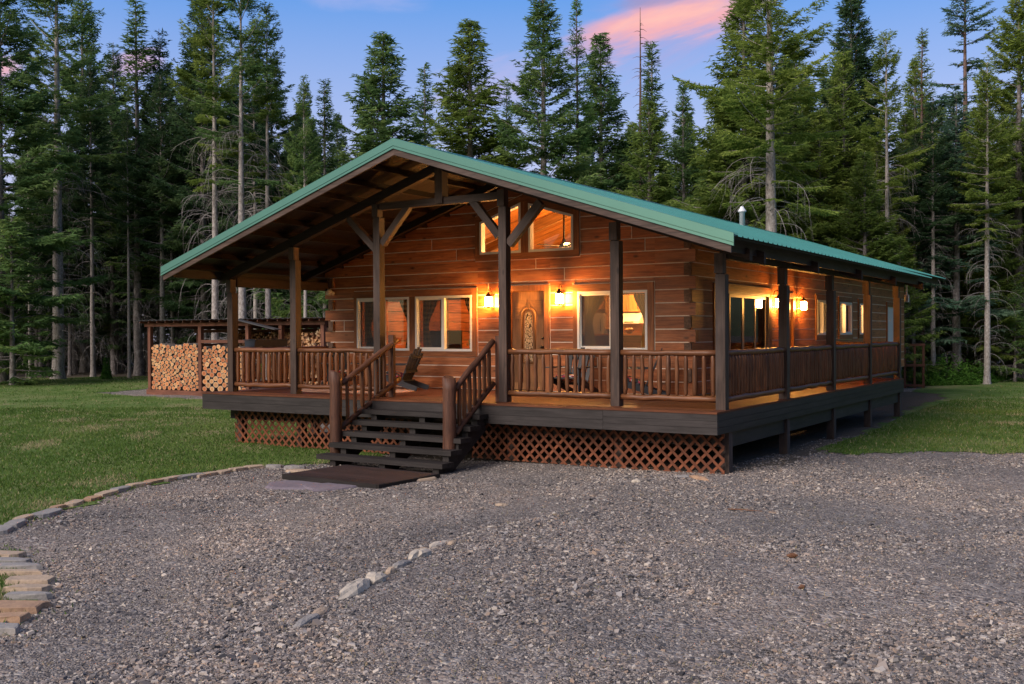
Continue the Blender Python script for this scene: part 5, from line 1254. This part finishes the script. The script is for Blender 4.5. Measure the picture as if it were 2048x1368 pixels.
near = [(18, 1118, .20, .10, 'tan', 'pale tan topmost stone'), (14, 1132, .22, .07, 'grey', 'thin grey stone just under the pale tan one'), (30, 1145, .30, .09, 'grey', 'long grey stone above the pink tan one'), (36, 1160, .26, .05, 'tan', 'narrow tan stone above the large pink tan one'), (60, 1180, .24, .10, 'tan', 'large pink tan stone'), (56, 1202, .19, .08, 'tan', 'small tan stone below the large pink tan one'), (48, 1219, .21, .06, 'grey', 'narrow grey stone in the lower half of the row'), (28, 1243, .26, .12, 'rust', 'large rust and grey stone low in the row'), (12, 1268, .20, .08, 'rust', 'red brown stone near the bottom of the row'), (0, 1290, .18, .08, 'grey', 'pale grey last stone of the row')]
for i, (u, v, a, b, c, lab) in enumerate(near):
    p = on(u, v, 2, -1.15); o = slab('edging_stone', p[0], p[1], a*0.98, b*1.05, YAW+random.uniform(-.12, .12), 'stone_'+c, 0.04, n=9, rough=0.24, seed=70+i, lift=0.04)
    tag(o, lab+' by the bottom left lawn corner', 'edging stone', 'flat stones by the bottom left lawn corner')
for i, (u, v, a, b, c, rot, lab) in enumerate([(605, 969, .62, .42, 'purple', 0.3, 'large purple flagstone set in the gravel left of the wooden platform'), (665, 974, .42, .36, 'purple', 1.0, 'second purple flagstone touching the front edge of the wooden platform'), (822, 962, .42, .24, 'tan', 0.9, 'flat tan flagstone at the right corner of the wooden platform'), (600, 941, .30, .14, 'tan', 0.2, 'small tan flagstone behind the left corner of the wooden platform')]):
    p = on(u, v, 2, -1.13); o = slab('flagstone', p[0], p[1], a, b, rot, 'stone_'+c, 0.05, n=13, rough=0.13, seed=120+i, lift=0.012); tag(o, lab, 'flagstone')
def rock(u, v, rx, ry, rz_, rot, mat, label, seed, name='border_rock', zz=-1.04, grp='pale rocks along the driveway bank'):
    rs = random.Random(seed); p = on(u, v, 2, zz); mb = MB(); V = []; F = []; n, m_ = 12, 7; ph = [rs.uniform(0, 6.28) for _ in range(6)]
    for j in range(m_+1):
        e = math.pi*(j/m_-0.5)
        for i in range(n):
            t = 2*math.pi*i/n; k = 1+0.20*math.sin(2*t+ph[0])+0.10*math.sin(3*t+ph[1]+2*e)+0.08*math.sin(5*t+ph[2])+rs.uniform(-.11, .11)
            V.append((rx*math.cos(e)**0.7*math.cos(t)*k, ry*math.cos(e)**0.7*math.sin(t)*k, rz_*math.copysign(abs(math.sin(e))**0.75, math.sin(e))*(1+rs.uniform(-.06, .06))))
    for j in range(m_):
        for i in range(n): a = j*n+i; b = j*n+(i+1) % n; F.append((a, b, b+n, a+n))
    mb.add(V, F, (1, 0, 0)); o = mb.build(name, M[mat], None, (p[0], p[1], float(hgt(p[0], p[1]))-rz_*0.28), (rs.uniform(-.15, .15), rs.uniform(-.15, .15), rot)); tag(o, label, 'rock', grp); return o
ang = math.atan2(2.4, -0.65)
rock(712, 1222, .27, .10, .10, ang, 'stone_white', 'long white rock, lowest and largest on the driveway bank', 1)
rock(752, 1198, .20, .10, .09, ang+.1, 'stone_white', 'pinkish white rock just above the lowest long white one', 2)
rock(782, 1182, .07, .05, .06, ang, 'stone_tan', 'small tan rock in the middle of the driveway bank row', 3)
rock(803, 1166, .12, .06, .06, ang-.2, 'stone_grey', 'greenish grey rock in the middle of the driveway bank row', 4)
rock(840, 1144, .20, .08, .09, ang, 'stone_white', 'slanted white rock below the two topmost pale rocks', 5)
rock(848, 1125, .13, .07, .07, ang, 'stone_tan', 'tan rock with a shaded hollow near the top of the bank row', 6)
rock(882, 1114, .20, .07, .05, ang-.1, 'stone_white', 'flat white rock at the top of the bank row', 7)
rock(904, 1117, .07, .05, .04, ang, 'stone_tan', 'small tan pebble rock right of the topmost flat white one', 8)
rock(612, 1290, .16, .06, .05, ang, 'stone_grey', 'grey rock half buried at the lower end of the bank', 9)
rock(640, 1272, .10, .05, .05, ang, 'stone_tan', 'tan rock half buried at the lower end of the bank', 10)
rock(1272, 974, .07, .04, .05, .3, 'stone_white', 'single small white rock in the gravel before the lattice', 11, zz=-1.05)
rock(1398, 968, .16, .09, .08, .1, 'stone_rust', 'brown rock lying in the gravel before the cabin corner', 12, zz=-1.05)
rock(1362, 968, .13, .08, .05, .4, 'stone_grey', 'grey rock beside the brown one before the cabin corner', 13, zz=-1.05)
rock(1005, 1014, .08, .06, .04, .4, 'stone_tan', 'small pale rock in the gravel right of the platform', 14, zz=-1.06)
rock(985, 1068, .08, .05, .04, .2, 'stone_white', 'small white rock in the middle of the driveway', 15, zz=-1.0)
# ---- wooden landing platform
t = empty('wooden_platform', (-5.22, -2.90, float(hgt(-5.2, -2.9))), R(-3), 'dark low wooden platform on the ground before the steps', 'platform')
mb = MB()
for k in range(10): mb.box((-1.06, -0.70+k*0.142, 0.045), (1.06, -0.70+k*0.142+0.136, 0.085), (1, 0, 0))
mb.build('boards', M['mat'], t)
mb = MB(); mb.box((-1.05, -0.735, 0.0), (1.05, -0.702, 0.083), (1, 0, 0)); mb.box((-1.05, 0.722, 0.0), (1.05, 0.752, 0.083), (1, 0, 0)); mb.box((1.055, -0.73, 0.0), (1.09, 0.75, 0.083), (0, 1, 0)); mb.box((-1.09, -0.73, 0.0), (-1.055, 0.75, 0.083), (0, 1, 0)); mb.build('frame', M['tread'], t)
# ---- pine cones and twigs
M['cone'] = plain('pine_cone', (0.16, 0.07, 0.035), 0.8, noise=0.35, scale=60)
def cone(u, v, ln, rot, label):
    p = on(u, v, 2, -0.95); mb = MB(); V = []; F = []
    for j in range(14):
        f = j/13; r = ln*0.22*math.sin(math.pi*(0.12+0.8*f))
        for k in range(8):
            a = k*0.785+j*0.39; c = np.array((f*ln-ln/2, r*math.cos(a), r*math.sin(a))); b = len(V); t_ = np.array((0.012, 0, 0)); s_ = np.array((0, -math.sin(a), math.cos(a)))*r*0.38; o_ = np.array((0, math.cos(a), math.sin(a)))*r*0.35
            V.extend([c-s_-o_, c+s_-o_, c+s_+o_+t_, c-s_+o_+t_]); F.append((b, b+1, b+2, b+3))
    mb.add(V, F, (1, 0, 0)); mb.tube([(-ln/2, 0, 0), (0, 0, 0), (ln/2, 0, 0)], [ln*.06, ln*.16, ln*.05], 8)
    tag(mb.build('pine_cone', M['cone'], None, (p[0], p[1], float(hgt(p[0], p[1]))+ln*0.24), (0, 0, rot)), label, 'pine cone')
cone(1583, 1130, 0.095, YAW, 'brown pine cone on the right gravel, the upper of the two')
cone(1602, 1196, 0.065, YAW+0.6, 'short brown pine cone on the right gravel, the lower of the two')
mb = MB(); p = on(1490, 1018, 2, -1.0); mb.tube([(-0.22, 0.02, 0), (-0.05, -0.01, 0.01), (0.1, 0.01, 0), (0.22, -0.03, 0.006)], [0.008, 0.008, 0.006, 0.004], 6); tag(mb.build('twig', M['cone'], None, (p[0], p[1], float(hgt(p[0], p[1]))+0.02), (0, 0, 0.2)), 'thin brown twig lying on the gravel before the cabin corner', 'twig')
# ---- wire gate behind the cabin
g = at(1828, 690, 42.5); gz = float(hgt(g[0], g[1]))
t = empty('wire_gate', (g[0], g[1], gz), YAW*0.55, 'brown timber framed wire gate beyond the far end of the porch', 'gate')
for x in (-0.36, 0.02, 0.36):
    mb = MB(); mb.box((x-0.045, -0.045, -0.1), (x+0.045, 0.045, 1.85), (0, 0, 1)); mb.build('post', M['shedwood'], t)
for z in (0.12, 0.95, 1.80):
    mb = MB(); mb.box((-0.42, -0.066, z-0.05), (0.42, -0.047, z+0.05), (1, 0, 0)); mb.build('rail', M['shedwood'], t)
mb = MB()
for i in range(8): mb.tube([(-0.36+i*0.103, 0.05, 0.05), (-0.36+i*0.103, 0.05, 1.8)], 0.003, 3)
for i in range(14): mb.tube([(-0.38, 0.05, 0.1+i*0.13), (0.38, 0.05, 0.1+i*0.13)], 0.003, 3)
mb.build('wire_mesh', M['shedmetal'], t)
# ================================================================== conifers
def crown_mesh(seed, H, base, Lmax, mat, whorl=0.42, per=5, up=0.5, droop=0.28, dens=1.0, power=0.8, ragged=0.3, hang=0.25, oneside=0.0):
    """needle sprays on every branch: a flat fan of twigs, each twig carrying short blades"""
    rg = np.random.default_rng(seed); BV = []; BT = []; sticks = []
    z = base*H
    while z < H*0.985:
        t = (z/H-base)/(1-base)
        env = Lmax*(1-t)**power*(0.55+0.45*min(1, t/0.16))
        for k in range(max(2, int(rg.poisson(per*(1 if t > 0.12 else 0.7))))):
            a = rg.uniform(0, 2*math.pi); L = env*rg.uniform(1-ragged*1.4, 1+ragged*0.65)
            if oneside: L *= 1+oneside*math.cos(a)
            if L < 0.12: L = 0.12
            e0 = up*(0.2+1.5*t)+rg.normal(0, 0.10)-0.35*(1-t)**3; bend = -droop*(1-t)*L*0.35+0.05*L
            zz = z+rg.uniform(-0.2, 0.2); ca, sa = math.cos(a), math.sin(a)
            n = max(3, int(L/0.085*dens)); s = np.sort(rg.uniform(0.10 if L < 1 else 0.22, 1.0, n)); s[-1] = 1.0
            r = L*s*math.cos(e0); h = zz+L*math.sin(e0)*s+bend*s*s*1.6+0.10*L*s**4
            P = np.stack([ca*r, sa*r, h], -1); sticks.append((np.array((0, 0, zz)), P[n//2], P[-1]))
            fwd = np.array((ca, sa, math.sin(e0)+2*bend/L*1.2)); fwd /= np.linalg.norm(fwd); sd = np.array((-sa, ca, 0.0))
            bt = rg.uniform(0, 0.75)
            for i in range(n):
                ln = min(0.75, (0.46*L*(1-s[i])**0.8+0.14)*rg.uniform(0.6, 1.15))
                for side in (-1, 1):
                    d = fwd*0.62+sd*side*0.78+np.array((0, 0, -hang*rg.uniform(0.3, 1.3))); d /= np.linalg.norm(d)
                    m_ = max(2, int(ln/0.062)); q = np.linspace(0.25, 1, m_)[:, None]
                    B0 = P[i]+d*ln*q*np.ones(3); wob = rg.normal(0, 0.42, (m_, 3)); wob[:, 2] -= hang*0.5
                    sgn = np.where(np.arange(m_) % 2 == 0, 1.0, -1.0)[:, None]
                    tw = d*0.75+np.cross(d, (0, 0, 1.0))*sgn*0.62+wob; tw /= np.linalg.norm(tw, axis=1)[:, None]
                    bl = rg.uniform(0.11, 0.22, (m_, 1)); nr = rg.normal(0, 1, (m_, 3)); w = np.cross(tw, nr); w /= np.linalg.norm(w, axis=1)[:, None]+1e-9; w *= rg.uniform(0.016, 0.034, (m_, 1))
                    BV.append(np.stack([B0-tw*bl*0.35, B0+tw*bl*0.25+w, B0+tw*bl, B0+tw*bl*0.25-w], 1)); BT.append(np.clip(bt+rg.uniform(-0.1, 0.25, m_)+0.12*s[i], 0, 1))
        z += whorl*rg.uniform(0.6, 1.4)*(1.15-0.55*t)
    V = np.concatenate(BV).reshape(-1, 3); T = np.concatenate(BT); n = len(T)
    # leader shoot
    me = fast_mesh('crown', V, np.arange(n*4).reshape(n, 4), mat, T)
    return me, sticks
def stick_mesh(name, segs, mat, n=3):
    """many thin tapering limbs; segs: list of (points, radius)"""
    V, F = [], []
    for pts, r0 in segs:
        pts = [np.asarray(p, float) for p in pts]; m_ = len(pts); b = len(V)
        for i, p in enumerate(pts):
            d = pts[min(i+1, m_-1)]-pts[max(i-1, 0)]; d = d/(np.linalg.norm(d)+1e-9); a = np.cross(d, (0.31, 0.2, 0.93)); a = a/(np.linalg.norm(a)+1e-9); c = np.cross(d, a); r = r0*(1-0.75*i/(m_-1))
            for k in range(n): t = 2*math.pi*k/n; V.append(p+(a*math.cos(t)+c*math.sin(t))*r)
        for i in range(m_-1):
            for k in range(n): k2 = (k+1) % n; F.append((b+i*n+k, b+i*n+k2, b+(i+1)*n+k2, b+(i+1)*n+k))
    return fast_mesh(name, np.array(V), np.array(F), mat, smooth=True)
def dead_limbs(seed, H, z0, z1, L0, count, curl=1.0):
    rg = np.random.default_rng(seed); segs = []
    for i in range(count):
        z = rg.uniform(z0, z1)*H; a = rg.uniform(0, 6.283); L = L0*rg.uniform(0.45, 1.25); ca, sa = math.cos(a), math.sin(a)
        e = rg.uniform(0.05, 0.6); dr = rg.uniform(0.5, 1.3)*curl; pts = []; sw = rg.uniform(-0.25, 0.25)
        for s in np.linspace(0, 1, 7):
            r = L*(s*math.cos(e)-0.28*dr*s*s*s); h = L*(math.sin(e)*s-dr*0.75*s*s)
            b = a+sw*s; pts.append((math.cos(b)*r, math.sin(b)*r, z+h))
        segs.append((pts, 0.007+0.0042*L))
        for j in range(rg.integers(3, 9)):
            k = rg.integers(1, 6); p = np.array(pts[k]); d = (np.array(pts[k+1])-p); d = d/np.linalg.norm(d); sd = np.cross(d, (0, 0, 1.0))*rg.choice((-1, 1)); l2 = L*rg.uniform(0.15, 0.42)
            q1 = p+(d*0.7+sd*0.6+np.array((0, 0, -0.15)))*l2*0.5; q2 = p+(d*0.8+sd*0.8+np.array((0, 0, -0.75)))*l2
            segs.append(([p, q1, q2], 0.006))
    return stick_mesh('dead_branches', segs, M['deadwood'])
def trunk_mesh(seed, H, r0, mat, sticks=(), frac=1.0):
    rs = random.Random(seed); mb = MB(); zs = [-0.25, 0.0, 0.25, 0.7]+list(np.linspace(1.5, H*0.99, 14)); pts = []; rad = []
    ox = oy = 0
    for z in zs:
        f = max(0, 1-z/H); ox += rs.uniform(-.012, .012)*H/20; oy += rs.uniform(-.012, .012)*H/20
        pts.append((ox if z > 1 else 0, oy if z > 1 else 0, z)); rad.append(r0*(0.05+0.95*f**0.85)*(1.35 if z < 0.1 else 1.14 if z < 0.5 else 1.0))
    mb.tube(pts, rad, 9, jit=0.03)
    for a, b, c in sticks:
        if rs.random() < frac: mb.tube((a, b, c), (0.024, 0.015, 0.005), 3, cap=False)
    o = mb.build('trunk', mat); me = o.data; bpy.data.objects.remove(o); return me
def limbs(sticks, mat, frac=1.0):
    rg = np.random.default_rng(1); return stick_mesh('branches', [((a, b, c), 0.022) for a, b, c in sticks if rg.random() < frac], mat)
PROTO = {}
def proto(key, H, base, Lmax, mat, bark, r0, dead=None, frac=0.8, **kw):
    cm, st = crown_mesh(hash(key) % 1000 if False else sum(map(ord, key)), H, base, Lmax, M[mat], **kw)
    dm = dead_limbs(sum(map(ord, key))+5, H, *dead) if dead else None
    PROTO[key] = (H, cm, trunk_mesh(sum(map(ord, key))+9, H, r0, M[bark], st, frac), None, dm)
proto('full_a', 18, 0.08, 3.5, 'fir', 'bark', 0.20, (0.03, 0.16, 1.6, 16), whorl=0.40, per=5)
proto('full_b', 16, 0.05, 3.3, 'olivefir', 'bark', 0.18, (0.03, 0.12, 1.5, 12), whorl=0.36, per=5.5, hang=0.4)
proto('tall_a', 24, 0.32, 3.8, 'olivefir', 'palebark', 0.27, (0.05, 0.42, 2.7, 62), whorl=0.38, per=5.2, power=0.68, ragged=0.4)
proto('tall_b', 24, 0.36, 3.6, 'fir', 'bark', 0.30, (0.06, 0.44, 2.6, 66), whorl=0.38, per=5.2, power=0.68, ragged=0.4)
proto('tall_c', 22, 0.46, 2.6, 'darkfir', 'palebark', 0.20, (0.06, 0.52, 2.2, 54), whorl=0.40, per=4.8, power=0.7, ragged=0.45)
proto('tall_w', 24, 0.50, 3.0, 'olivefir', 'palebark', 0.22, (0.10, 0.62, 2.6, 74), whorl=0.62, per=4.0, ragged=0.55, power=0.6, up=0.6)
proto('tall_w2', 24, 0.40, 3.4, 'olivefir', 'palebark', 0.27, (0.06, 0.50, 2.9, 70), whorl=0.58, per=4.2, ragged=0.55, power=0.62, up=0.6)
proto('spire', 17, 0.20, 1.35, 'fir', 'bark', 0.14, (0.04, 0.22, 1.2, 16), whorl=0.36, per=4.6, power=0.7, ragged=0.35)
proto('larch', 22, 0.34, 1.9, 'larch', 'redbark', 0.19, (0.10, 0.40, 1.6, 26), whorl=0.50, per=3.6, dens=0.7, ragged=0.5, up=0.5)
proto('pine', 23, 0.50, 2.3, 'bluefir', 'redbark', 0.22, (0.10, 0.52, 1.8, 30), whorl=0.9, per=4.6, ragged=0.5, up=0.35, power=0.6)
proto('bluish', 14, 0.10, 2.0, 'bluefir', 'bark', 0.14, (0.03, 0.14, 1.2, 10), whorl=0.36, per=5)
proto('dark_a', 20, 0.12, 3.4, 'darkfir', 'bark', 0.20, (0.03, 0.22, 1.8, 30), whorl=0.42, per=5.6, power=0.72)
proto('dark_b', 21, 0.26, 2.8, 'darkfir', 'bark', 0.17, (0.04, 0.34, 2.0, 40), whorl=0.42, per=5.2, power=0.72)
proto('low', 7, 0.05, 1.9, 'fir', 'bark', 0.09, None, whorl=0.30, per=5, hang=0.35)
proto('lowdark', 8, 0.03, 2.4, 'darkfir', 'bark', 0.09, None, whorl=0.34, per=5, hang=0.35)
for k in ('bare',):   # a dead spire: trunk and short broken limbs only
    H = 20; rg = np.random.default_rng(4); segs = []
    for i in range(70):
        z = rg.uniform(0.3, 0.97)*H; a = rg.uniform(0, 6.28); L = (0.25+1.4*(1-z/H))*rg.uniform(0.4, 1.1); segs.append(((0, 0, z), (math.cos(a)*L*.5, math.sin(a)*L*.5, z+L*.02), (math.cos(a)*L, math.sin(a)*L, z-L*.22)))
    PROTO['bare'] = (H, None, trunk_mesh(44, H, 0.16, M['redbark'], segs), None, None)
def tree(key, x, y, height, label, group=None, name='fir_tree', rz=None, lean=0.0, wide=1.0, dead=True, cat='tree', leaf=None):
    H, cm, tm, lm, dm = PROTO[key]; s = height/H; z = float(hgt(x, y))-0.02
    t = empty(name, (x, y, z), random.uniform(0, 6.28) if rz is None else rz, label, cat, group); t.scale = (s*wide*1.12, s*wide*1.12, s)
    if lean: t.rotation_euler = (0, lean, t.rotation_euler.z)
    for nme, me in (('trunk', tm), ('crown', cm), ('branches', lm), ('dead_branches', dm)):
        if me is None or (nme == 'dead_branches' and not dead): continue
        o = bpy.data.objects.new(nme, me); COL.objects.link(o); o.parent = t
        if nme == 'crown' and leaf: o.material_slots[0].link = 'OBJECT'; o.material_slots[0].material = M[leaf]
    return t
# (kind, trunk column, distance, top row, label, options)
TL = [
 ('tall_w2', 116, 57, -110, 'big grey fir with the thickest trunk of the left forest', dict(wide=1.12, leaf='fir')),
 ('full_a', 4, 52, -150, 'dark fir cut by the left picture edge, its boughs hanging over the lawn', dict(wide=1.05)),
 ('tall_c', 186, 60, 120, 'slim pale trunk leaning slightly, just right of the thickest left trunk', dict(wide=0.8)),
 ('dark_b', 232, 66, 78, 'thin topped dark fir left of the narrow pointed spruce', {}),
 ('spire', 278, 62, -8, 'narrow pointed fir standing alone in the left sky gap', dict(wide=1.35, name='spruce_tree')),
 ('dark_b', 326, 63, 52, 'thin fir with a bare middle trunk right of the narrow pointed fir', {}),
 ('tall_c', 258, 58, 210, 'very thin straight trunk before the dark left forest', dict(wide=0.62)),
 ('tall_w', 430, 47, -60, 'pale white trunked fir left of the roof eave, first of the pale trunks', dict(wide=0.95)),
 ('tall_w', 486, 46, -70, 'tall fir with a bright pale trunk rising behind the left porch', dict(wide=1.05, leaf='fir')),
 ('tall_c', 512, 51, 60, 'thin pale trunk between two thicker pale trunks behind the porch', dict(wide=0.7)),
 ('tall_w', 537, 47, 5, 'olive fir with a pale trunk, right edge of the left tree group', dict(wide=0.86, leaf='olivefir')),
 ('dark_a', 408, 58, -40, 'dark broad fir behind the first pale trunk on the left', dict(wide=0.9)),
 ('full_a', 170, 68, -30, 'full dark green fir behind the thickest left trunk', {}),
 ('tall_c', 612, 46, 150, 'sparse fir with a pale trunk left of the roof ridge', dict(wide=0.75, leaf='fir')),
 ('spire', 652, 48, 156, 'narrow fir just left of the roof ridge', dict(wide=1.2)),
 ('low', 590, 50, 345, 'small green fir behind the left slope of the roof', {}),
 ('full_b', 770, 48, 62, 'bushy rounded fir standing right above the roof ridge', dict(wide=1.42, leaf='fir')),
 ('spire', 852, 52, 122, 'small narrow fir right of the bushy one above the ridge', dict(wide=1.15)),
 ('full_b', 943, 47, 36, 'broad symmetrical fir with upswept boughs above the middle of the roof', dict(wide=1.4)),
 ('spire', 1016, 58, 160, 'very slim sparse fir between two broad firs above the roof', dict(wide=0.8, leaf='bluefir')),
 ('full_a', 1090, 45, -40, 'tall layered fir with drooping boughs above the right roof slope', dict(wide=1.1)),
 ('larch', 1157, 47, -20, 'bright green airy larch beside the tall layered fir', dict(name='larch_tree', wide=0.8)),
 ('full_b', 1204, 51, 62, 'dark pointed fir right of the bright green larch', dict(wide=1.1, leaf='fir')),
 ('bare', 1283, 54, 8, 'dead bare spire standing against the pink cloud', dict(name='dead_tree')),
 ('spire', 1306, 56, 76, 'pointed fir directly right of the dead bare spire', dict(wide=1.2)),
 ('full_b', 1300, 41, 196, 'olive fir in front of the dead spire, close behind the roof', dict(wide=1.2)),
 ('full_a', 1368, 52, 165, 'low sloping fir left of the gap beside the big pale trunk', dict(wide=0.9, leaf='fir')),
 ('low', 1420, 50, 330, 'small fir at the bottom of the right sky gap', dict(wide=1.1)),
 ('tall_w2', 1541, 38, -190, 'huge fir with the long pale trunk right of the vent pipe', dict(wide=1.25, rz=0.6)),
 ('full_b', 1490, 45, -30, 'olive fir close behind the huge pale trunked one, to its left', dict(wide=1.25)),
 ('dark_a', 1704, 50, -20, 'dark fir with flat layered boughs right of the huge pale trunk', dict(wide=1.25)),
 ('tall_w', 1774, 44, 62, 'slender fir with a bright white trunk over the far end of the roof', dict(wide=0.95)),
 ('full_b', 1640, 46, 215, 'bushy olive fir behind the far roof, between two pale trunks', dict(wide=1.25)),
 ('full_b', 1730, 42, 300, 'bushy olive fir with hanging sprays above the far roof', dict(wide=1.25)),
 ('pine', 1932, 52, -50, 'tall pine with separate flat layers of needles near the right corner', dict(name='pine_tree', wide=1.2)),
 ('larch', 1846, 47, 48, 'sparse reddish trunked tree left of the layered pine', dict(name='larch_tree', wide=0.95, leaf='olivefir')),
 ('bluish', 1914, 46, 182, 'bluish green fir in front of the layered pine', dict(wide=1.4)),
 ('tall_c', 1974, 44, 120, 'slim straight grey trunk standing near the right edge', dict(wide=1.0, leaf='olivefir')),
 ('tall_b', 2040, 48, -40, 'tall dark fir cut by the right picture edge', dict(leaf='olivefir')),
 ('low', 1800, 44, 470, 'small bright fir beside the far roof corner', dict(wide=1.0, leaf='olivefir')),
 ('tall_c', 1827, 46, 250, 'pale trunk with curled dead branches just past the porch end', dict(wide=0.75, lean=0.01)),
 ('tall_c', 1866, 45, 190, 'pair of close grey trunks past the porch end, the thicker one', dict(wide=0.9)),
 ('tall_c', 1876, 48, 260, 'pair of close grey trunks past the porch end, the leaning one', dict(wide=0.6, lean=0.035)),
 ('tall_c', 1905, 52, 210, 'thin straight trunk above the green shrub', dict(wide=0.65)),
 ('low', 2030, 46, 560, 'low fir at the right picture edge over the lawn', dict(wide=1.1)),
 ('low', 25, 50, 430, 'low spreading fir at the left picture edge over the lawn', dict(wide=1.25)),
 ('tall_c', 60, 57, 200, 'thin grey trunk left of the thickest left trunk', dict(wide=0.6)),
 ('tall_c', 345, 60, 180, 'thin straight trunk above the left end of the woodshed', dict(wide=0.6)),
]
used = []
def deep(key): return dict(full_a=1)
for key, u, d, vt, lab, kw in TL:
    p = at(u, 700, d); h = CZ+(at(u, vt, d)[2]-CZ)-float(hgt(p[0], p[1])); used.append((p[0], p[1]))
    tree(key, p[0], p[1], max(3.5, h), lab, 'conifers round the clearing', **kw)
# ---- the forest behind: every tree still a tree of its own
rs = random.Random(21)
def filltree(keys, umin, umax, d0, d1, hmin, hmax, n, label, group):
    k = 0; tries = 0
    while k < n and tries < 4000:
        tries += 1; u = rs.uniform(umin, umax); d = rs.uniform(d0, d1); p = at(u, 700, d)
        if any((p[0]-a)**2+(p[1]-b)**2 < 1.5**2 for a, b in used): continue
        used.append((p[0], p[1])); k += 1
        tree(rs.choice(keys), p[0], p[1], rs.uniform(hmin, hmax), label, group, wide=rs.uniform(0.75, 1.1))
filltree(('dark_b', 'tall_c', 'dark_a'), -180, 640, 58, 70, 14, 20, 32, 'thin dark conifer inside the shaded forest behind the left lawn', 'dark conifers behind the left lawn')
filltree(('dark_a', 'full_a', 'dark_a', 'dark_b'), -220, 720, 69, 95, 14, 21, 36, 'dense dark conifer deep in the forest behind the woodshed', 'deep conifers behind the woodshed')
filltree(('lowdark',), -260, 1000, 66, 84, 5, 9.5, 46, 'low dark young fir filling the forest floor behind the left lawn', 'young firs under the left forest')
filltree(('full_a', 'dark_a', 'spire', 'full_b'), 600, 1450, 52, 84, 10, 14.5, 44, 'middle height conifer showing between the firs above the roof', 'conifers in the gaps above the roof')
filltree(('full_b', 'full_b', 'full_a', 'full_b'), 1440, 2260, 46, 60, 11, 17.5, 44, 'mid green conifer in the forest behind the right lawn', 'conifers behind the right lawn')
filltree(('full_a', 'full_b', 'dark_a'), 1400, 2300, 62, 84, 14, 20, 26, 'conifer deep in the forest on the right, behind the nearer trunks', 'deep conifers on the right')
filltree(('low', 'lowdark'), 1500, 2400, 56, 75, 4, 8, 22, 'low young fir filling the forest floor on the right', 'young firs under the right forest')
# ---- shrubs at the right forest edge
def shrub(u, v, d, r, h, label, seed):
    rg = np.random.default_rng(seed); p = at(u, v, d); n = int(2600*r); a = rg.uniform(0, 6.283, n); q = np.sqrt(rg.uniform(0, 1, n)); top = h*(1-q**2)*(0.7+0.3*np.sin(a*3+seed))+0.1
    z = top*rg.uniform(0.25, 1.05, n); P = np.stack([np.cos(a)*q*r, np.sin(a)*q*r*0.7, z], -1); d_ = rg.normal(0, 1, (n, 3)); d_[:, 2] = np.abs(d_[:, 2])*0.5; d_ /= np.linalg.norm(d_, axis=1)[:, None]
    w = np.cross(d_, rg.normal(0, 1, (n, 3))); w /= np.linalg.norm(w, axis=1)[:, None]; l = rg.uniform(0.05, 0.11, (n, 1)); w *= l*0.32
    V = np.stack([P-d_*l, P+w, P+d_*l, P-w], 1).reshape(-1, 3); t = empty('shrub', (p[0], p[1], float(hgt(p[0], p[1]))), 0, label, 'shrub', 'green shrubs at the right forest edge')
    o = bpy.data.objects.new('leaves', fast_mesh('leaves', V, np.arange(n*4).reshape(n, 4), M['shrub'], rg.random(n))); COL.objects.link(o); o.parent = t
    segs = [([(0, 0, -0.05), (math.cos(b)*r*0.3, math.sin(b)*r*0.3, h*0.4), (math.cos(b)*r*0.6, math.sin(b)*r*0.5, h*0.65)], 0.015) for b in rg.uniform(0, 6.28, 14)]
    o = bpy.data.objects.new('stems', stick_mesh('stems', segs, M['bark'])); COL.objects.link(o); o.parent = t
shrub(1892, 760, 44.5, 1.3, 1.25, 'largest bright green shrub past the porch end on the right', 1)
shrub(1940, 760, 45.5, 1.1, 1.0, 'green shrub right of the largest one at the forest edge', 2)
shrub(1978, 752, 47, 0.9, 0.75, 'low green shrub, rightmost of the clump at the forest edge', 3)
shrub(1858, 755, 44, 0.7, 0.8, 'small green shrub left of the largest one, by the wire gate', 4)
shrub(212, 700, 56, 0.35, 1.3, 'single light green sapling in the shade of the left forest', 5)
